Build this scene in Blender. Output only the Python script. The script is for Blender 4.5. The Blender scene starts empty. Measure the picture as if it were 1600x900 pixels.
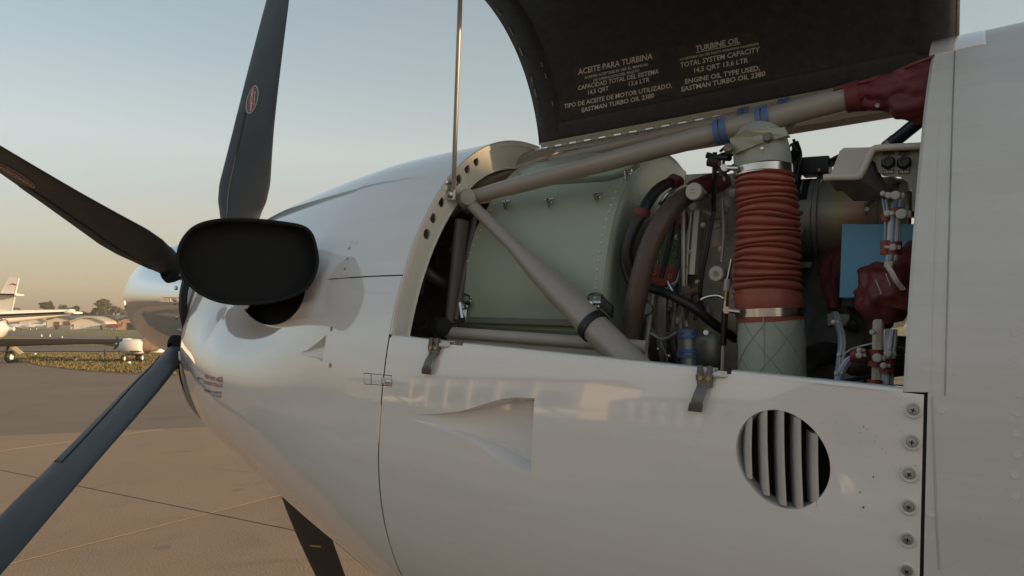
import bpy, math, random
import numpy as np
from mathutils import Vector, Matrix
from mathutils.geometry import tessellate_polygon
random.seed(4)
scene = bpy.context.scene
R = math.radians

# ------------------------------------------------------------------ camera
CAM = Vector((0.0, -1.6, 1.5)); YAW = R(58.9); TILT = R(2.73); FPX = 1155.0
fwd = Vector((-math.cos(YAW) * math.cos(TILT), math.sin(YAW) * math.cos(TILT), math.sin(TILT)))
rgt = fwd.cross(Vector((0, 0, 1))).normalized(); upv = rgt.cross(fwd).normalized()
cam_d = bpy.data.cameras.new("camera"); cam = bpy.data.objects.new("camera", cam_d)
scene.collection.objects.link(cam); scene.camera = cam
cam_d.sensor_width = 36; cam_d.lens = 36 * FPX / 1600; cam_d.clip_start = 0.02; cam_d.clip_end = 5000
m = Matrix((rgt, upv, -fwd)).transposed().to_4x4(); m.translation = CAM; cam.matrix_world = m
cam_d.dof.use_dof = False

# ------------------------------------------------------------------ light
SUN_AZ, SUN_EL = R(12), R(10.5)          # azimuth from +X (tail) towards +Y (starboard)
w = bpy.data.worlds.new("World"); scene.world = w; w.use_nodes = True
nt = w.node_tree; nt.nodes.clear()
out = nt.nodes.new("ShaderNodeOutputWorld")
sky = nt.nodes.new("ShaderNodeTexSky"); sky.sky_type = 'NISHITA'; sky.sun_disc = False
sky.sun_elevation = SUN_EL; sky.sun_rotation = R(90) - SUN_AZ
sky.air_density = 1.0; sky.dust_density = 2.5; sky.ozone_density = 1.5
bg1 = nt.nodes.new("ShaderNodeBackground"); bg1.inputs[1].default_value = 0.085
nt.links.new(sky.outputs[0], bg1.inputs[0])
tc = nt.nodes.new("ShaderNodeTexCoord"); sep = nt.nodes.new("ShaderNodeSeparateXYZ")
nt.links.new(tc.outputs['Generated'], sep.inputs[0])
ramp = nt.nodes.new("ShaderNodeValToRGB"); nt.links.new(sep.outputs[2], ramp.inputs[0])
els = ramp.color_ramp.elements
els[0].position = 0.0; els[0].color = (0.265, 0.19, 0.125, 1)
els[1].position = 1.0; els[1].color = (0.13, 0.17, 0.20, 1)
for p_, c_ in ((0.05, (0.30, 0.22, 0.14)), (0.13, (0.40, 0.315, 0.225)), (0.22, (0.51, 0.485, 0.385)),
               (0.32, (0.37, 0.405, 0.35)), (0.46, (0.27, 0.31, 0.28))):
    e = els.new(p_); e.color = (*c_, 1)
# a faint low band of thin cloud
mp = nt.nodes.new("ShaderNodeMapping"); mp.inputs['Scale'].default_value = (1.2, 1.2, 11)
nz = nt.nodes.new("ShaderNodeTexNoise"); nz.inputs['Scale'].default_value = 1.6; nz.inputs['Detail'].default_value = 4
nt.links.new(tc.outputs['Generated'], mp.inputs[0]); nt.links.new(mp.outputs[0], nz.inputs[0])
cr = nt.nodes.new("ShaderNodeValToRGB"); nt.links.new(nz.outputs[0], cr.inputs[0])
cr.color_ramp.elements[0].position = .45; cr.color_ramp.elements[0].color = (1.02, 1.02, 1.02, 1)
cr.color_ramp.elements[1].position = .68; cr.color_ramp.elements[1].color = (.86, .86, .89, 1)
low = nt.nodes.new("ShaderNodeMapRange"); low.inputs[1].default_value = .05; low.inputs[2].default_value = .2
low.inputs[3].default_value = 1; low.inputs[4].default_value = .15; nt.links.new(sep.outputs[2], low.inputs[0])
mx = nt.nodes.new("ShaderNodeMix"); mx.data_type = 'RGBA'; mx.blend_type = 'MULTIPLY'
nt.links.new(low.outputs[0], mx.inputs[0]); nt.links.new(ramp.outputs[0], mx.inputs[6]); nt.links.new(cr.outputs[0], mx.inputs[7])
bg2 = nt.nodes.new("ShaderNodeBackground"); bg2.inputs[1].default_value = 0.56
nt.links.new(mx.outputs[2], bg2.inputs[0])
ad = nt.nodes.new("ShaderNodeAddShader"); nt.links.new(bg1.outputs[0], ad.inputs[0]); nt.links.new(bg2.outputs[0], ad.inputs[1])
nt.links.new(ad.outputs[0], out.inputs[0])
sd = bpy.data.lights.new("sun", 'SUN'); sd.energy = 5.0; sd.angle = R(0.6); sd.color = (1.0, 0.66, 0.36)
so = bpy.data.objects.new("sun", sd); scene.collection.objects.link(so)
sdir = Vector((math.cos(SUN_EL) * math.cos(SUN_AZ), math.cos(SUN_EL) * math.sin(SUN_AZ), math.sin(SUN_EL)))
so.rotation_euler = sdir.to_track_quat('Z', 'Y').to_euler(); so.location = (0, 0, 20)
scene.view_settings.view_transform = 'Standard'; scene.view_settings.look = 'None'
scene.view_settings.exposure = 0.43; scene.view_settings.gamma = 1.0
scene.cycles.max_bounces = 8; scene.cycles.glossy_bounces = 5; scene.cycles.diffuse_bounces = 4
scene.cycles.use_denoising = True

# ------------------------------------------------------------------ frames
PITCH = R(2.5)                        # the aeroplane stands slightly nose-up
AM = Matrix.Translation((0, 0, 1.484)) @ Matrix.Rotation(PITCH, 4, 'Y')   # aircraft frame: X aft, Y starboard, Z up, thrust line y=z=0
AI = AM.inverted()
CA = AI @ CAM
def ray(px, py):
    return (fwd + rgt * ((px - 800) / FPX) + upv * ((450 - py) / FPX))
def P(px, py, y=None, x=None):
    """point in the aircraft frame: the sight line of a photo pixel cut with a plane y=const or x=const"""
    d = AI.to_3x3() @ ray(px, py)
    t = (y - CA.y) / d.y if y is not None else (x - CA.x) / d.x
    return CA + d * t
def depth(p): return (AM @ Vector(p) - CAM).dot(fwd)
def proj(p):
    v = AM @ Vector(p) - CAM; z = v.dot(fwd)
    return (800 + FPX * v.dot(rgt) / z, 450 - FPX * v.dot(upv) / z)
def G(px, py, z=0.0):
    d = ray(px, py); t = (z - CAM.z) / d.z
    return CAM + d * t
def W(px, py, dist):
    """world point at horizontal-ish depth dist"""
    return CAM + ray(px, py) * dist
def hit(S, px, py, a, b):
    for _ in range(14):
        p0 = proj(S(a, b)); e = 1e-4
        pa = proj(S(a + e, b)); pb = proj(S(a, b + e))
        j = ((pa[0] - p0[0]) / e, (pb[0] - p0[0]) / e, (pa[1] - p0[1]) / e, (pb[1] - p0[1]) / e)
        det = j[0] * j[3] - j[1] * j[2]
        if abs(det) < 1e-6: break
        dx, dy = px - p0[0], py - p0[1]
        da = (j[3] * dx - j[1] * dy) / det; db = (-j[2] * dx + j[0] * dy) / det
        k = min(1, .3 / max(abs(da), abs(db), 1e-9)); a += da * k; b += db * k
    return a, b

# ------------------------------------------------------------------ materials
def mat(name, col, rough=.5, metal=0., noise=0., nscale=8., bump=0., bscale=40., coat=0., spec=.5, rnoise=0., col2=None, stretch=None):
    m = bpy.data.materials.new(name); m.use_nodes = True; n = m.node_tree; b = n.nodes['Principled BSDF']
    b.inputs['Base Color'].default_value = (*col, 1); b.inputs['Roughness'].default_value = rough
    b.inputs['Metallic'].default_value = metal; b.inputs['Specular IOR Level'].default_value = spec
    b.inputs['Coat Weight'].default_value = coat; b.inputs['Coat Roughness'].default_value = .03; b.inputs['Coat IOR'].default_value = 1.65 if coat >= .9 else 1.5
    t = n.nodes.new("ShaderNodeTexCoord"); src = t.outputs['Object']
    if stretch:
        mpp = n.nodes.new("ShaderNodeMapping"); mpp.inputs['Scale'].default_value = stretch
        n.links.new(src, mpp.inputs[0]); src = mpp.outputs[0]
    if noise:
        x = n.nodes.new("ShaderNodeTexNoise"); x.inputs['Scale'].default_value = nscale; x.inputs['Detail'].default_value = 6
        x.inputs['Roughness'].default_value = .6
        n.links.new(src, x.inputs[0])
        r = n.nodes.new("ShaderNodeValToRGB"); n.links.new(x.outputs[0], r.inputs[0])
        c2 = col2 or tuple(c * (1 - noise) for c in col)
        c1 = col if col2 else tuple(min(1, c * (1 + noise * .5)) for c in col)
        r.color_ramp.elements[0].position = .32; r.color_ramp.elements[0].color = (*c2, 1)
        r.color_ramp.elements[1].position = .68; r.color_ramp.elements[1].color = (*c1, 1)
        n.links.new(r.outputs[0], b.inputs['Base Color'])
    if rnoise:
        x = n.nodes.new("ShaderNodeTexNoise"); x.inputs['Scale'].default_value = nscale * .7; x.inputs['Detail'].default_value = 5
        n.links.new(src, x.inputs[0])
        r = n.nodes.new("ShaderNodeMapRange"); n.links.new(x.outputs[0], r.inputs[0])
        r.inputs[1].default_value = .3; r.inputs[2].default_value = .7
        r.inputs[3].default_value = max(0, rough - rnoise); r.inputs[4].default_value = rough + rnoise
        n.links.new(r.outputs[0], b.inputs['Roughness'])
    if bump:
        x = n.nodes.new("ShaderNodeTexNoise"); x.inputs['Scale'].default_value = bscale; x.inputs['Detail'].default_value = 5
        n.links.new(src, x.inputs[0]); bp = n.nodes.new("ShaderNodeBump"); bp.inputs['Strength'].default_value = bump
        bp.inputs['Distance'].default_value = .01
        n.links.new(x.outputs[0], bp.inputs['Height']); n.links.new(bp.outputs[0], b.inputs['Normal'])
    return m
WHITE = mat("white_paint", (.86, .825, .805), .10, noise=.03, nscale=2.2, coat=1.0, rnoise=.02, bump=.010, bscale=3.0)
WHITE_SATIN = mat("white_paint_worn", (.70, .68, .655), .30, noise=.06, nscale=5, rnoise=.08, bump=.02, bscale=6)
FLANGE = mat("frame_primer_white", (.74, .75, .71), .42, noise=.06, nscale=12)
CHROME = mat("polished_metal", (.80, .80, .82), .035, 1, rnoise=.01, nscale=3, bump=.004, bscale=3)
EXH = mat("exhaust_steel", (.50, .44, .38), .22, 1, noise=.25, nscale=9, rnoise=.06)
BLADE = mat("blade_black_paint", (.027, .031, .035), .46, noise=.15, nscale=14, rnoise=.06, spec=.55)
BOOT_STRIP = mat("blade_deice_rubber", (.034, .040, .046), .5, noise=.1, nscale=20)
BLACK = mat("black_matte", (.020, .022, .024), .85, spec=.15)
CARBON = mat("carbon_inner_skin", (.050, .052, .057), .5, noise=.25, nscale=60, bump=.06, bscale=90, spec=.35)
GREEN = mat("sage_green_primer", (.42, .475, .37), .42, noise=.07, nscale=7, rnoise=.05, bump=.01, bscale=20)
GREEN_D = mat("sage_green_dark", (.17, .19, .14), .45, noise=.1, nscale=9)
HINGE = mat("zinc_primer", (.42, .42, .32), .42, noise=.08, nscale=15, metal=.15)
TUBE = mat("taupe_tube_paint", (.38, .335, .295), .30, noise=.05, nscale=6, coat=.2)
STEEL = mat("bright_steel", (.62, .62, .62), .2, 1, rnoise=.06, nscale=12)
DULL = mat("dull_alloy", (.40, .385, .36), .42, .6, noise=.25, nscale=11, rnoise=.1)
CAST = mat("cast_alloy", (.46, .41, .34), .46, .35, noise=.22, nscale=14, bump=.1, bscale=60)
UPR = mat("dark_brown_primer", (.13, .11, .10), .5, noise=.15, nscale=8)  # dark brown, slightly mottled; the uprights' own colour
VANE = mat("vane_paint", (.52, .50, .48), .35, noise=.08, nscale=14)
TITAN = mat("anodised_brown", (.20, .175, .14), .38, .7, noise=.2, nscale=7)
RED = mat("red_silicone", (.36, .095, .065), .42, noise=.14, nscale=18, bump=.04, bscale=60)
BOOT = mat("dark_red_boot", (.17, .032, .034), .55, noise=.2, nscale=12, bump=.75, bscale=16)
REDCLAMP = mat("red_clamp_rubber", (.28, .055, .045), .5)
FABRIC = mat("grey_green_fabric", (.42, .44, .38), .62, noise=.08, nscale=20, bump=.1, bscale=120)
FABRIC_LINE = mat("fabric_thread", (.29, .305, .265), .7)
BLUE = mat("blue_panel", (.19, .54, .84), .5, noise=.05, nscale=20)
BLUECL = mat("blue_clamp_rubber", (.10, .17, .38), .45)
NAVY = mat("navy_strut", (.03, .04, .075), .35)
HOSE = mat("brown_rubber_hose", (.11, .070, .055), .48, noise=.15, nscale=15, bump=.15, bscale=90)
RUBBER = mat("black_rubber", (.02, .02, .021), .45)
BEIGE = mat("beige_moulding", (.62, .55, .48), .38, noise=.04, nscale=6)
BEIGE_D = mat("grey_green_panel", (.30, .30, .255), .45)
WIRE = mat("white_wire", (.62, .62, .66), .4)
WIREB = mat("blue_white_wire", (.32, .40, .58), .4)
NYLON = mat("white_nylon", (.58, .55, .48), .5)
GOLD = mat("brass_fitting", (.50, .36, .16), .35, .8)
HEAT = None
PCBG = mat("green_print", (.035, .12, .05), .35, noise=.2, nscale=60)
PCBR = mat("red_print", (.22, .03, .03), .35, noise=.15, nscale=60)
DECR = mat("decal_red", (.42, .045, .055), .4)
TEXT_W = mat("white_print", (.80, .77, .72), .6)
TEXT_R = mat("red_print_text", (.36, .06, .05), .5)
TEXT_K = mat("dark_print_text", (.10, .055, .05), .5)
STICK = mat("decal_film", (.055, .048, .042), .42, noise=.3, nscale=40)
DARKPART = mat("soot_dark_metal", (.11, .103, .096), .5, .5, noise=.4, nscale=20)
FILM = mat("decal_grey_olive", (.13, .12, .09), .5)
LATCH = mat("latch_grey", (.19, .18, .165), .42, .5, noise=.15, nscale=30)
YELLOW = mat("yellow_mark", (.55, .42, .07), .5)
# faint airflow grime on the white paint: streaks along the fuselage and fine dust
for m_, amt in ((WHITE, .965), (WHITE_SATIN, .94)):
    n = m_.node_tree; b = n.nodes['Principled BSDF']; t = n.nodes.new("ShaderNodeTexCoord"); mpp = n.nodes.new("ShaderNodeMapping"); mpp.inputs['Scale'].default_value = (1.1, 9, 13)
    n.links.new(t.outputs['Object'], mpp.inputs[0]); x = n.nodes.new("ShaderNodeTexNoise"); x.inputs['Scale'].default_value = 1.6; x.inputs['Detail'].default_value = 9; x.inputs['Roughness'].default_value = .7
    n.links.new(mpp.outputs[0], x.inputs[0]); r = n.nodes.new("ShaderNodeValToRGB"); n.links.new(x.outputs[0], r.inputs[0])
    r.color_ramp.elements[0].position = .36; r.color_ramp.elements[0].color = (amt, amt * .985, amt * .96, 1); r.color_ramp.elements[1].position = .56; r.color_ramp.elements[1].color = (1, 1, 1, 1)
    x2 = n.nodes.new("ShaderNodeTexNoise"); x2.inputs['Scale'].default_value = 160; x2.inputs['Detail'].default_value = 3; n.links.new(t.outputs['Object'], x2.inputs[0])
    r2 = n.nodes.new("ShaderNodeValToRGB"); n.links.new(x2.outputs[0], r2.inputs[0]); r2.color_ramp.elements[0].position = .24; r2.color_ramp.elements[0].color = (.90, .885, .86, 1); r2.color_ramp.elements[1].position = .31; r2.color_ramp.elements[1].color = (1, 1, 1, 1)
    src = b.inputs['Base Color'].links[0].from_socket
    for rr in (r, r2):
        k = n.nodes.new("ShaderNodeMix"); k.data_type = 'RGBA'; k.blend_type = 'MULTIPLY'; k.inputs[0].default_value = 1
        n.links.new(src, k.inputs[6]); n.links.new(rr.outputs[0], k.inputs[7]); src = k.outputs[2]
    n.links.new(src, b.inputs['Base Color'])
# heat-tinted generator case
HEAT = mat("heat_tinted_case", (.30, .27, .235), .38, .35)
def tint_heat():
    n = HEAT.node_tree; b = n.nodes['Principled BSDF']; t = n.nodes.new("ShaderNodeTexCoord"); s = n.nodes.new("ShaderNodeSeparateXYZ")
    n.links.new(t.outputs['Object'], s.inputs[0]); r = n.nodes.new("ShaderNodeValToRGB")
    mr = n.nodes.new("ShaderNodeMapRange"); mr.inputs[1].default_value = -.33; mr.inputs[2].default_value = -.03
    n.links.new(s.outputs[0], mr.inputs[0]); n.links.new(mr.outputs[0], r.inputs[0])
    e = r.color_ramp.elements; e[0].position = .0; e[0].color = (.36, .35, .34, 1); e[1].position = 1; e[1].color = (.38, .33, .27, 1)
    for p_, c_ in ((.36, (.38, .36, .32)), (.42, (.46, .42, .22)), (.55, (.58, .33, .24)), (.70, (.46, .42, .26)), (.82, (.40, .35, .28))):
        q = e.new(p_); q.color = (*c_, 1)
    n.links.new(r.outputs[0], b.inputs['Base Color'])
tint_heat()

# ------------------------------------------------------------------ mesh helpers
def V(p): return Vector(p)
def join(*ms):
    v, f = [], []
    for a, b in ms:
        o = len(v); v += list(a); f += [tuple(i + o for i in q) for q in b]
    return v, f
def mk(name, geo, material, parent=None, smooth=35, label=None, kind=None, bevel=0, mats=None, midx=None, normals=None):
    v, f = geo
    me = bpy.data.meshes.new(name); me.from_pydata([tuple(p) for p in v], [], [tuple(q) for q in f]); me.update()
    for m_ in (mats or [material]): me.materials.append(m_)
    if midx: me.polygons.foreach_set("material_index", midx)
    if smooth:
        me.polygons.foreach_set("use_smooth", [True] * len(me.polygons))
        try: me.set_sharp_from_angle(angle=R(smooth))
        except Exception: pass
    if normals is not None: me.normals_split_custom_set_from_vertices([tuple(q) for q in normals])
    o = bpy.data.objects.new(name, me); scene.collection.objects.link(o)
    if parent is not None: o.parent = parent
    if parent is AC: o.location = AC_OFF
    if label: o['label'] = label
    if kind: o['kind'] = kind
    if bevel:
        b = o.modifiers.new("bevel", 'BEVEL'); b.width = bevel; b.segments = 2; b.limit_method = 'ANGLE'
    return o
def like(o, delta=(0, 0, 0), rot=None):
    c = o.copy(); scene.collection.objects.link(c); c.location = V(o.location) + V(delta)
    return c
def catmull(pts, k=6):
    pts = [V(p) for p in pts]
    if len(pts) < 3: return pts
    q = [pts[0] * 2 - pts[1]] + pts + [pts[-1] * 2 - pts[-2]]; r = []
    for i in range(1, len(q) - 2):
        for j in range(k):
            t = j / k
            r.append(.5 * ((2 * q[i]) + (-q[i - 1] + q[i + 1]) * t + (2 * q[i - 1] - 5 * q[i] + 4 * q[i + 1] - q[i + 2]) * t * t + (-q[i - 1] + 3 * q[i] - 3 * q[i + 1] + q[i + 2]) * t ** 3))
    r.append(pts[-1]); return r
def tube(path, r, n=12, cap=True, sm=0, closed=False, flat=1.0, up0=None):
    path = catmull(path, sm) if sm else [V(p) for p in path]
    m_ = len(path)
    if not isinstance(r, (list, tuple)): rr = [r] * m_
    else:
        rr = [r[min(len(r) - 1, int(i / (m_ - 1) * (len(r) - 1)))] * (1 - fr) + r[min(len(r) - 1, int(i / (m_ - 1) * (len(r) - 1)) + 1)] * fr
              for i in range(m_) for fr in [i / (m_ - 1) * (len(r) - 1) - int(i / (m_ - 1) * (len(r) - 1))]]
    v, f = [], []; nrm = None
    for i, p in enumerate(path):
        if closed: t = path[(i + 1) % m_] - path[i - 1]
        else: t = path[min(i + 1, m_ - 1)] - path[max(i - 1, 0)]
        t = t.normalized() if t.length > 1e-9 else Vector((0, 0, 1))
        if nrm is None:
            nrm = V(up0) if up0 else (Vector((0, 0, 1)) if abs(t.z) < .9 else Vector((1, 0, 0)))
        nrm = (nrm - t * nrm.dot(t)).normalized(); b = t.cross(nrm)
        for k in range(n):
            a = 2 * math.pi * k / n
            v.append(p + nrm * (math.cos(a) * rr[i]) + b * (math.sin(a) * rr[i] * flat))
    L = m_ if closed else m_ - 1
    for i in range(L):
        for k in range(n):
            a0 = i * n + k; a1 = i * n + (k + 1) % n; b0 = ((i + 1) % m_) * n
            f.append((a0, a1, b0 + (k + 1) % n, b0 + k))
    if cap and not closed:
        f.append(tuple(range(n))[::-1]); f.append(tuple((m_ - 1) * n + k for k in range(n)))
    return v, f
def lathe(o, ax, prof, n=32, a0=0, a1=2 * math.pi):
    """prof: list of (distance along ax, radius)"""
    o = V(o); ax = V(ax).normalized(); u = ax.cross(Vector((0, 0, 1)) if abs(ax.z) < .9 else Vector((0, 1, 0))).normalized(); w_ = ax.cross(u)
    full = abs(a1 - a0 - 2 * math.pi) < 1e-6; N = n if full else n + 1
    v, f = [], []
    for s, r in prof:
        for k in range(N):
            a = a0 + (a1 - a0) * k / n
            v.append(o + ax * s + (u * math.cos(a) + w_ * math.sin(a)) * r)
    for i in range(len(prof) - 1):
        for k in range(n):
            k2 = (k + 1) % N
            f.append((i * N + k, i * N + k2, (i + 1) * N + k2, (i + 1) * N + k))
    return v, f
def disc(o, ax, r, th, n=20, bev=0):
    b = bev or th * .2
    return lathe(o, ax, [(0, 0.0001), (0, r), (th - b, r), (th, r - b), (th, 0.0001)], n)
def box(c, sx, sy, sz, ax=None, ay=None, az=None):
    c = V(c); ax = V(ax or (1, 0, 0)); ay = V(ay or (0, 1, 0)); az = V(az or (0, 0, 1))
    v = [c + ax * (sx / 2 * i) + ay * (sy / 2 * j) + az * (sz / 2 * k) for i in (-1, 1) for j in (-1, 1) for k in (-1, 1)]
    return v, [(0, 1, 3, 2), (4, 6, 7, 5), (0, 4, 5, 1), (2, 3, 7, 6), (0, 2, 6, 4), (1, 5, 7, 3)]
def prism(poly, off):
    """planar 3-D outline pushed along off into a solid"""
    poly = [V(p) for p in poly]; off = V(off); n = len(poly)
    tris = tessellate_polygon([poly]); v = poly + [p + off for p in poly]
    f = [tuple(t) for t in tris] + [tuple(i + n for i in t)[::-1] for t in tris]
    return v, f + [(i, (i + 1) % n, (i + 1) % n + n, i + n) for i in range(n)]
def plate(outer, holes, off):
    loops = [[V(p) for p in outer]] + [[V(p) for p in h] for h in holes]; off = V(off)
    flat = [p for l in loops for p in l]; tr = tessellate_polygon(loops); n = len(flat)
    v = flat + [p + off for p in flat]; f = [tuple(t) for t in tr] + [tuple(i + n for i in t)[::-1] for t in tr]
    s = 0
    for l in loops:
        k = len(l); f += [(s + i, s + (i + 1) % k, s + (i + 1) % k + n, s + i + n) for i in range(k)]; s += k
    return v, f
def grid(fn, us, vs):
    v = [fn(a, b) for a in us for b in vs]; m_ = len(vs)
    f = [(i * m_ + j, i * m_ + j + 1, (i + 1) * m_ + j + 1, (i + 1) * m_ + j) for i in range(len(us) - 1) for j in range(m_ - 1)]
    return v, f
def lin(a, b, n): return [a + (b - a) * i / (n - 1) for i in range(n)]
def smoothstep(t): t = max(0, min(1, t)); return t * t * (3 - 2 * t)
def empty(name, loc, label, cat, group=None, rotz=0):
    o = bpy.data.objects.new(name, None); scene.collection.objects.link(o); o.location = loc; o.rotation_euler = (0, 0, rotz)
    o.empty_display_size = .2; o['label'] = label; o['category'] = cat
    if group: o['group'] = group
    return o

# ------------------------------------------------------------------ the aeroplane root (on the ground under the nose)
AC = None
root_mat = AM @ Matrix.Translation((0, 0, -1.484))
AC = bpy.data.objects.new("turboprop_aeroplane", None); scene.collection.objects.link(AC)
AC.matrix_world = root_mat; AC.empty_display_size = .3
AC['label'] = "white single-engine turboprop with black propeller and engine cowling open in the foreground"; AC['category'] = "aeroplane"
AC_OFF = Vector((0, 0, 1.484))

# body section: half width, centre height, up height, down height, all along x
ST = [(-2.00, .212, -.120, .300, .285), (-1.97, .226, -.125, .314, .297), (-1.90, .260, -.136, .350, .325), (-1.76, .328, -.160, .425, .330), (-1.56, .405, -.190, .512, .345),
      (-1.21, .502, -.225, .613, .425), (-.90, .560, -.243, .660, .505), (-.45, .588, -.225, .69, .545), (0.0, .602, -.200, .715, .56),
      (.5, .625, -.17, .735, .60), (1.0, .66, -.14, .76, .64), (1.5, .70, -.10, .86, .68), (2.0, .74, -.05, 1.0, .72), (2.6, .76, 0, 1.08, .74), (5.0, .76, .05, 1.05, .74),
      (7.5, .50, .25, .72, .52), (10.0, .16, .55, .34, .26), (11.0, .05, .68, .14, .12)]
_sx = np.array([s[0] for s in ST])
def sec(x):
    i = int(np.clip(np.searchsorted(_sx, x) - 1, 0, len(ST) - 2)); t = (x - ST[i][0]) / (ST[i + 1][0] - ST[i][0]); r = []
    for k in range(1, 5):
        y0, y1 = ST[i][k], ST[i + 1][k]; h = ST[i + 1][0] - ST[i][0]
        d0 = (ST[i + 1][k] - ST[i - 1][k]) / (ST[i + 1][0] - ST[i - 1][0]) if i > 0 else (y1 - y0) / h
        d1 = (ST[i + 2][k] - ST[i][k]) / (ST[i + 2][0] - ST[i][0]) if i < len(ST) - 2 else (y1 - y0) / h
        r.append((2 * t ** 3 - 3 * t * t + 1) * y0 + (t ** 3 - 2 * t * t + t) * h * d0 + (-2 * t ** 3 + 3 * t * t) * y1 + (t ** 3 - t * t) * h * d1)
    return r
def nup(x): return 2.0 + .24 * max(0., min(1., (x + 2.0) / .8))
def S(x, a, off=0.0):
    """skin point; a = 0 at the port side, +pi/2 on top, -pi/2 underneath"""
    wd, zc, hu, hd = sec(x); c, s = math.cos(a), math.sin(a); h = hu if s > 0 else hd
    if s > 0:
        n_ = nup(x); y = -(wd + off) * math.copysign(abs(c) ** (2 / n_), c); z = zc + (h + off) * s ** (2 / n_)
    else: y = -(wd + off) * c; z = zc + (h + off) * s
    # slight waist between the shoulder behind the spinner and the chin
    k = max(0, min(1, (-1.08 - x) / .55)); k = k * k * (3 - 2 * k); k *= 1 - .62 * max(0, min(1, (-1.74 - x) / .22))
    y *= 1 - .215 * k * math.exp(-((z - .005) / .105) ** 2)
    return Vector((x, y, z))
def Sn(x, a):
    e = 1e-3; du = S(x + e, a) - S(x - e, a); dv = S(x, a + e) - S(x, a - e)
    n = du.cross(dv).normalized()
    c = S(x, a) - Vector((x, 0, sec(x)[1]))
    return n if n.dot(c) > 0 else -n
XA, XF = -.903, -.034
def edge_z(x): return -.050 + (x + .9) / .87 * -.020
def edge_a(x):
    wd, zc, hu, hd = sec(x); return math.asin(((edge_z(x) - zc) / hu) ** (nup(x) / 2))

# generic surface patch with real openings: rectangles of the grid are left out and re-filled around an outline
def skin(xs, amin, amax, na, cuts=(), fn=S):
    """cuts: (x0,x1,a0,a1,outline[(x,a)...])"""
    xs = sorted(set([round(x, 5) for x in xs] + [round(c[i], 5) for c in cuts for i in (0, 1)]))
    v, f, nn = [], [], []
    def put(x, a):
        e = 6e-4; p = fn(x, a); q = (fn(x + e, a) - fn(x - e, a)).cross(fn(x, a + e) - fn(x, a - e)).normalized()
        if q.dot(p - Vector((x, 0, sec(x)[1]))) < 0: q = -q
        v.append(p); nn.append(q)
    A = sorted(set([round(t, 5) for t in lin(0, 1, na)]))
    cols = []
    def am(x, t): return amin(x) + (amax(x) - amin(x)) * t
    # parameter t in 0..1; cut rectangles are given in t at their own x centre
    ts = sorted(set(A + [round(c[i], 5) for c in cuts for i in (2, 3)]))
    base = {}
    for i, x in enumerate(xs):
        for j, t in enumerate(ts):
            base[i, j] = len(v); put(x, am(x, t))
    for i in range(len(xs) - 1):
        for j in range(len(ts) - 1):
            xm = (xs[i] + xs[i + 1]) / 2; tm = (ts[j] + ts[j + 1]) / 2
            if any(c[0] < xm < c[1] and c[2] < tm < c[3] for c in cuts): continue
            f.append((base[i, j], base[i, j + 1], base[i + 1, j + 1], base[i + 1, j]))
    for c in cuts:
        x0, x1, t0, t1, outl = c; cx = sum(p[0] for p in outl) / len(outl); ct = sum(p[1] for p in outl) / len(outl)
        n = len(outl); L = 7; s0 = len(v); rim = []
        for (ox, ot) in outl:
            dx, dt = ox - cx, ot - ct
            sc = min([(((x1 if dx > 0 else x0) - cx) / dx) if abs(dx) > 1e-9 else 1e9, (((t1 if dt > 0 else t0) - ct) / dt) if abs(dt) > 1e-9 else 1e9])
            rim.append((cx + dx * sc, ct + dt * sc))
        for (kx, kt) in ((x0, t0), (x0, t1), (x1, t0), (x1, t1)):
            ka = math.atan2((kt - ct) / (t1 - t0), (kx - cx) / (x1 - x0))
            def dif(i):
                d = math.atan2((outl[i][1] - ct) / (t1 - t0), (outl[i][0] - cx) / (x1 - x0)) - ka
                return abs((d + math.pi) % (2 * math.pi) - math.pi)
            i = min(range(n), key=dif); rim[i] = (kx, kt)
        for k in range(L + 1):
            for (ox, ot), (rx, rt) in zip(outl, rim):
                q = (k / L) ** 1.5; x = ox + (rx - ox) * q; t = ot + (rt - ot) * q
                put(x, am(x, t))
        for k in range(L):
            for i in range(n):
                i2 = (i + 1) % n
                f.append((s0 + k * n + i, s0 + k * n + i2, s0 + (k + 1) * n + i2, s0 + (k + 1) * n + i))
    # one outward winding everywhere
    for k, q in enumerate(f):
        a_, b_, c_ = v[q[0]], v[q[1]], v[q[2]]; nf_ = (b_ - a_).cross(c_ - a_)
        if nf_.length < 1e-12: nf_ = (c_ - a_).cross(v[q[3]] - a_)
        if nf_.dot(nn[q[0]]) < 0: f[k] = q[::-1]
    skin.normals = nn
    return v, f
def solid(o, th, off=-1):
    s = o.modifiers.new("solidify", 'SOLIDIFY'); s.thickness = th; s.offset = off

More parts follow.
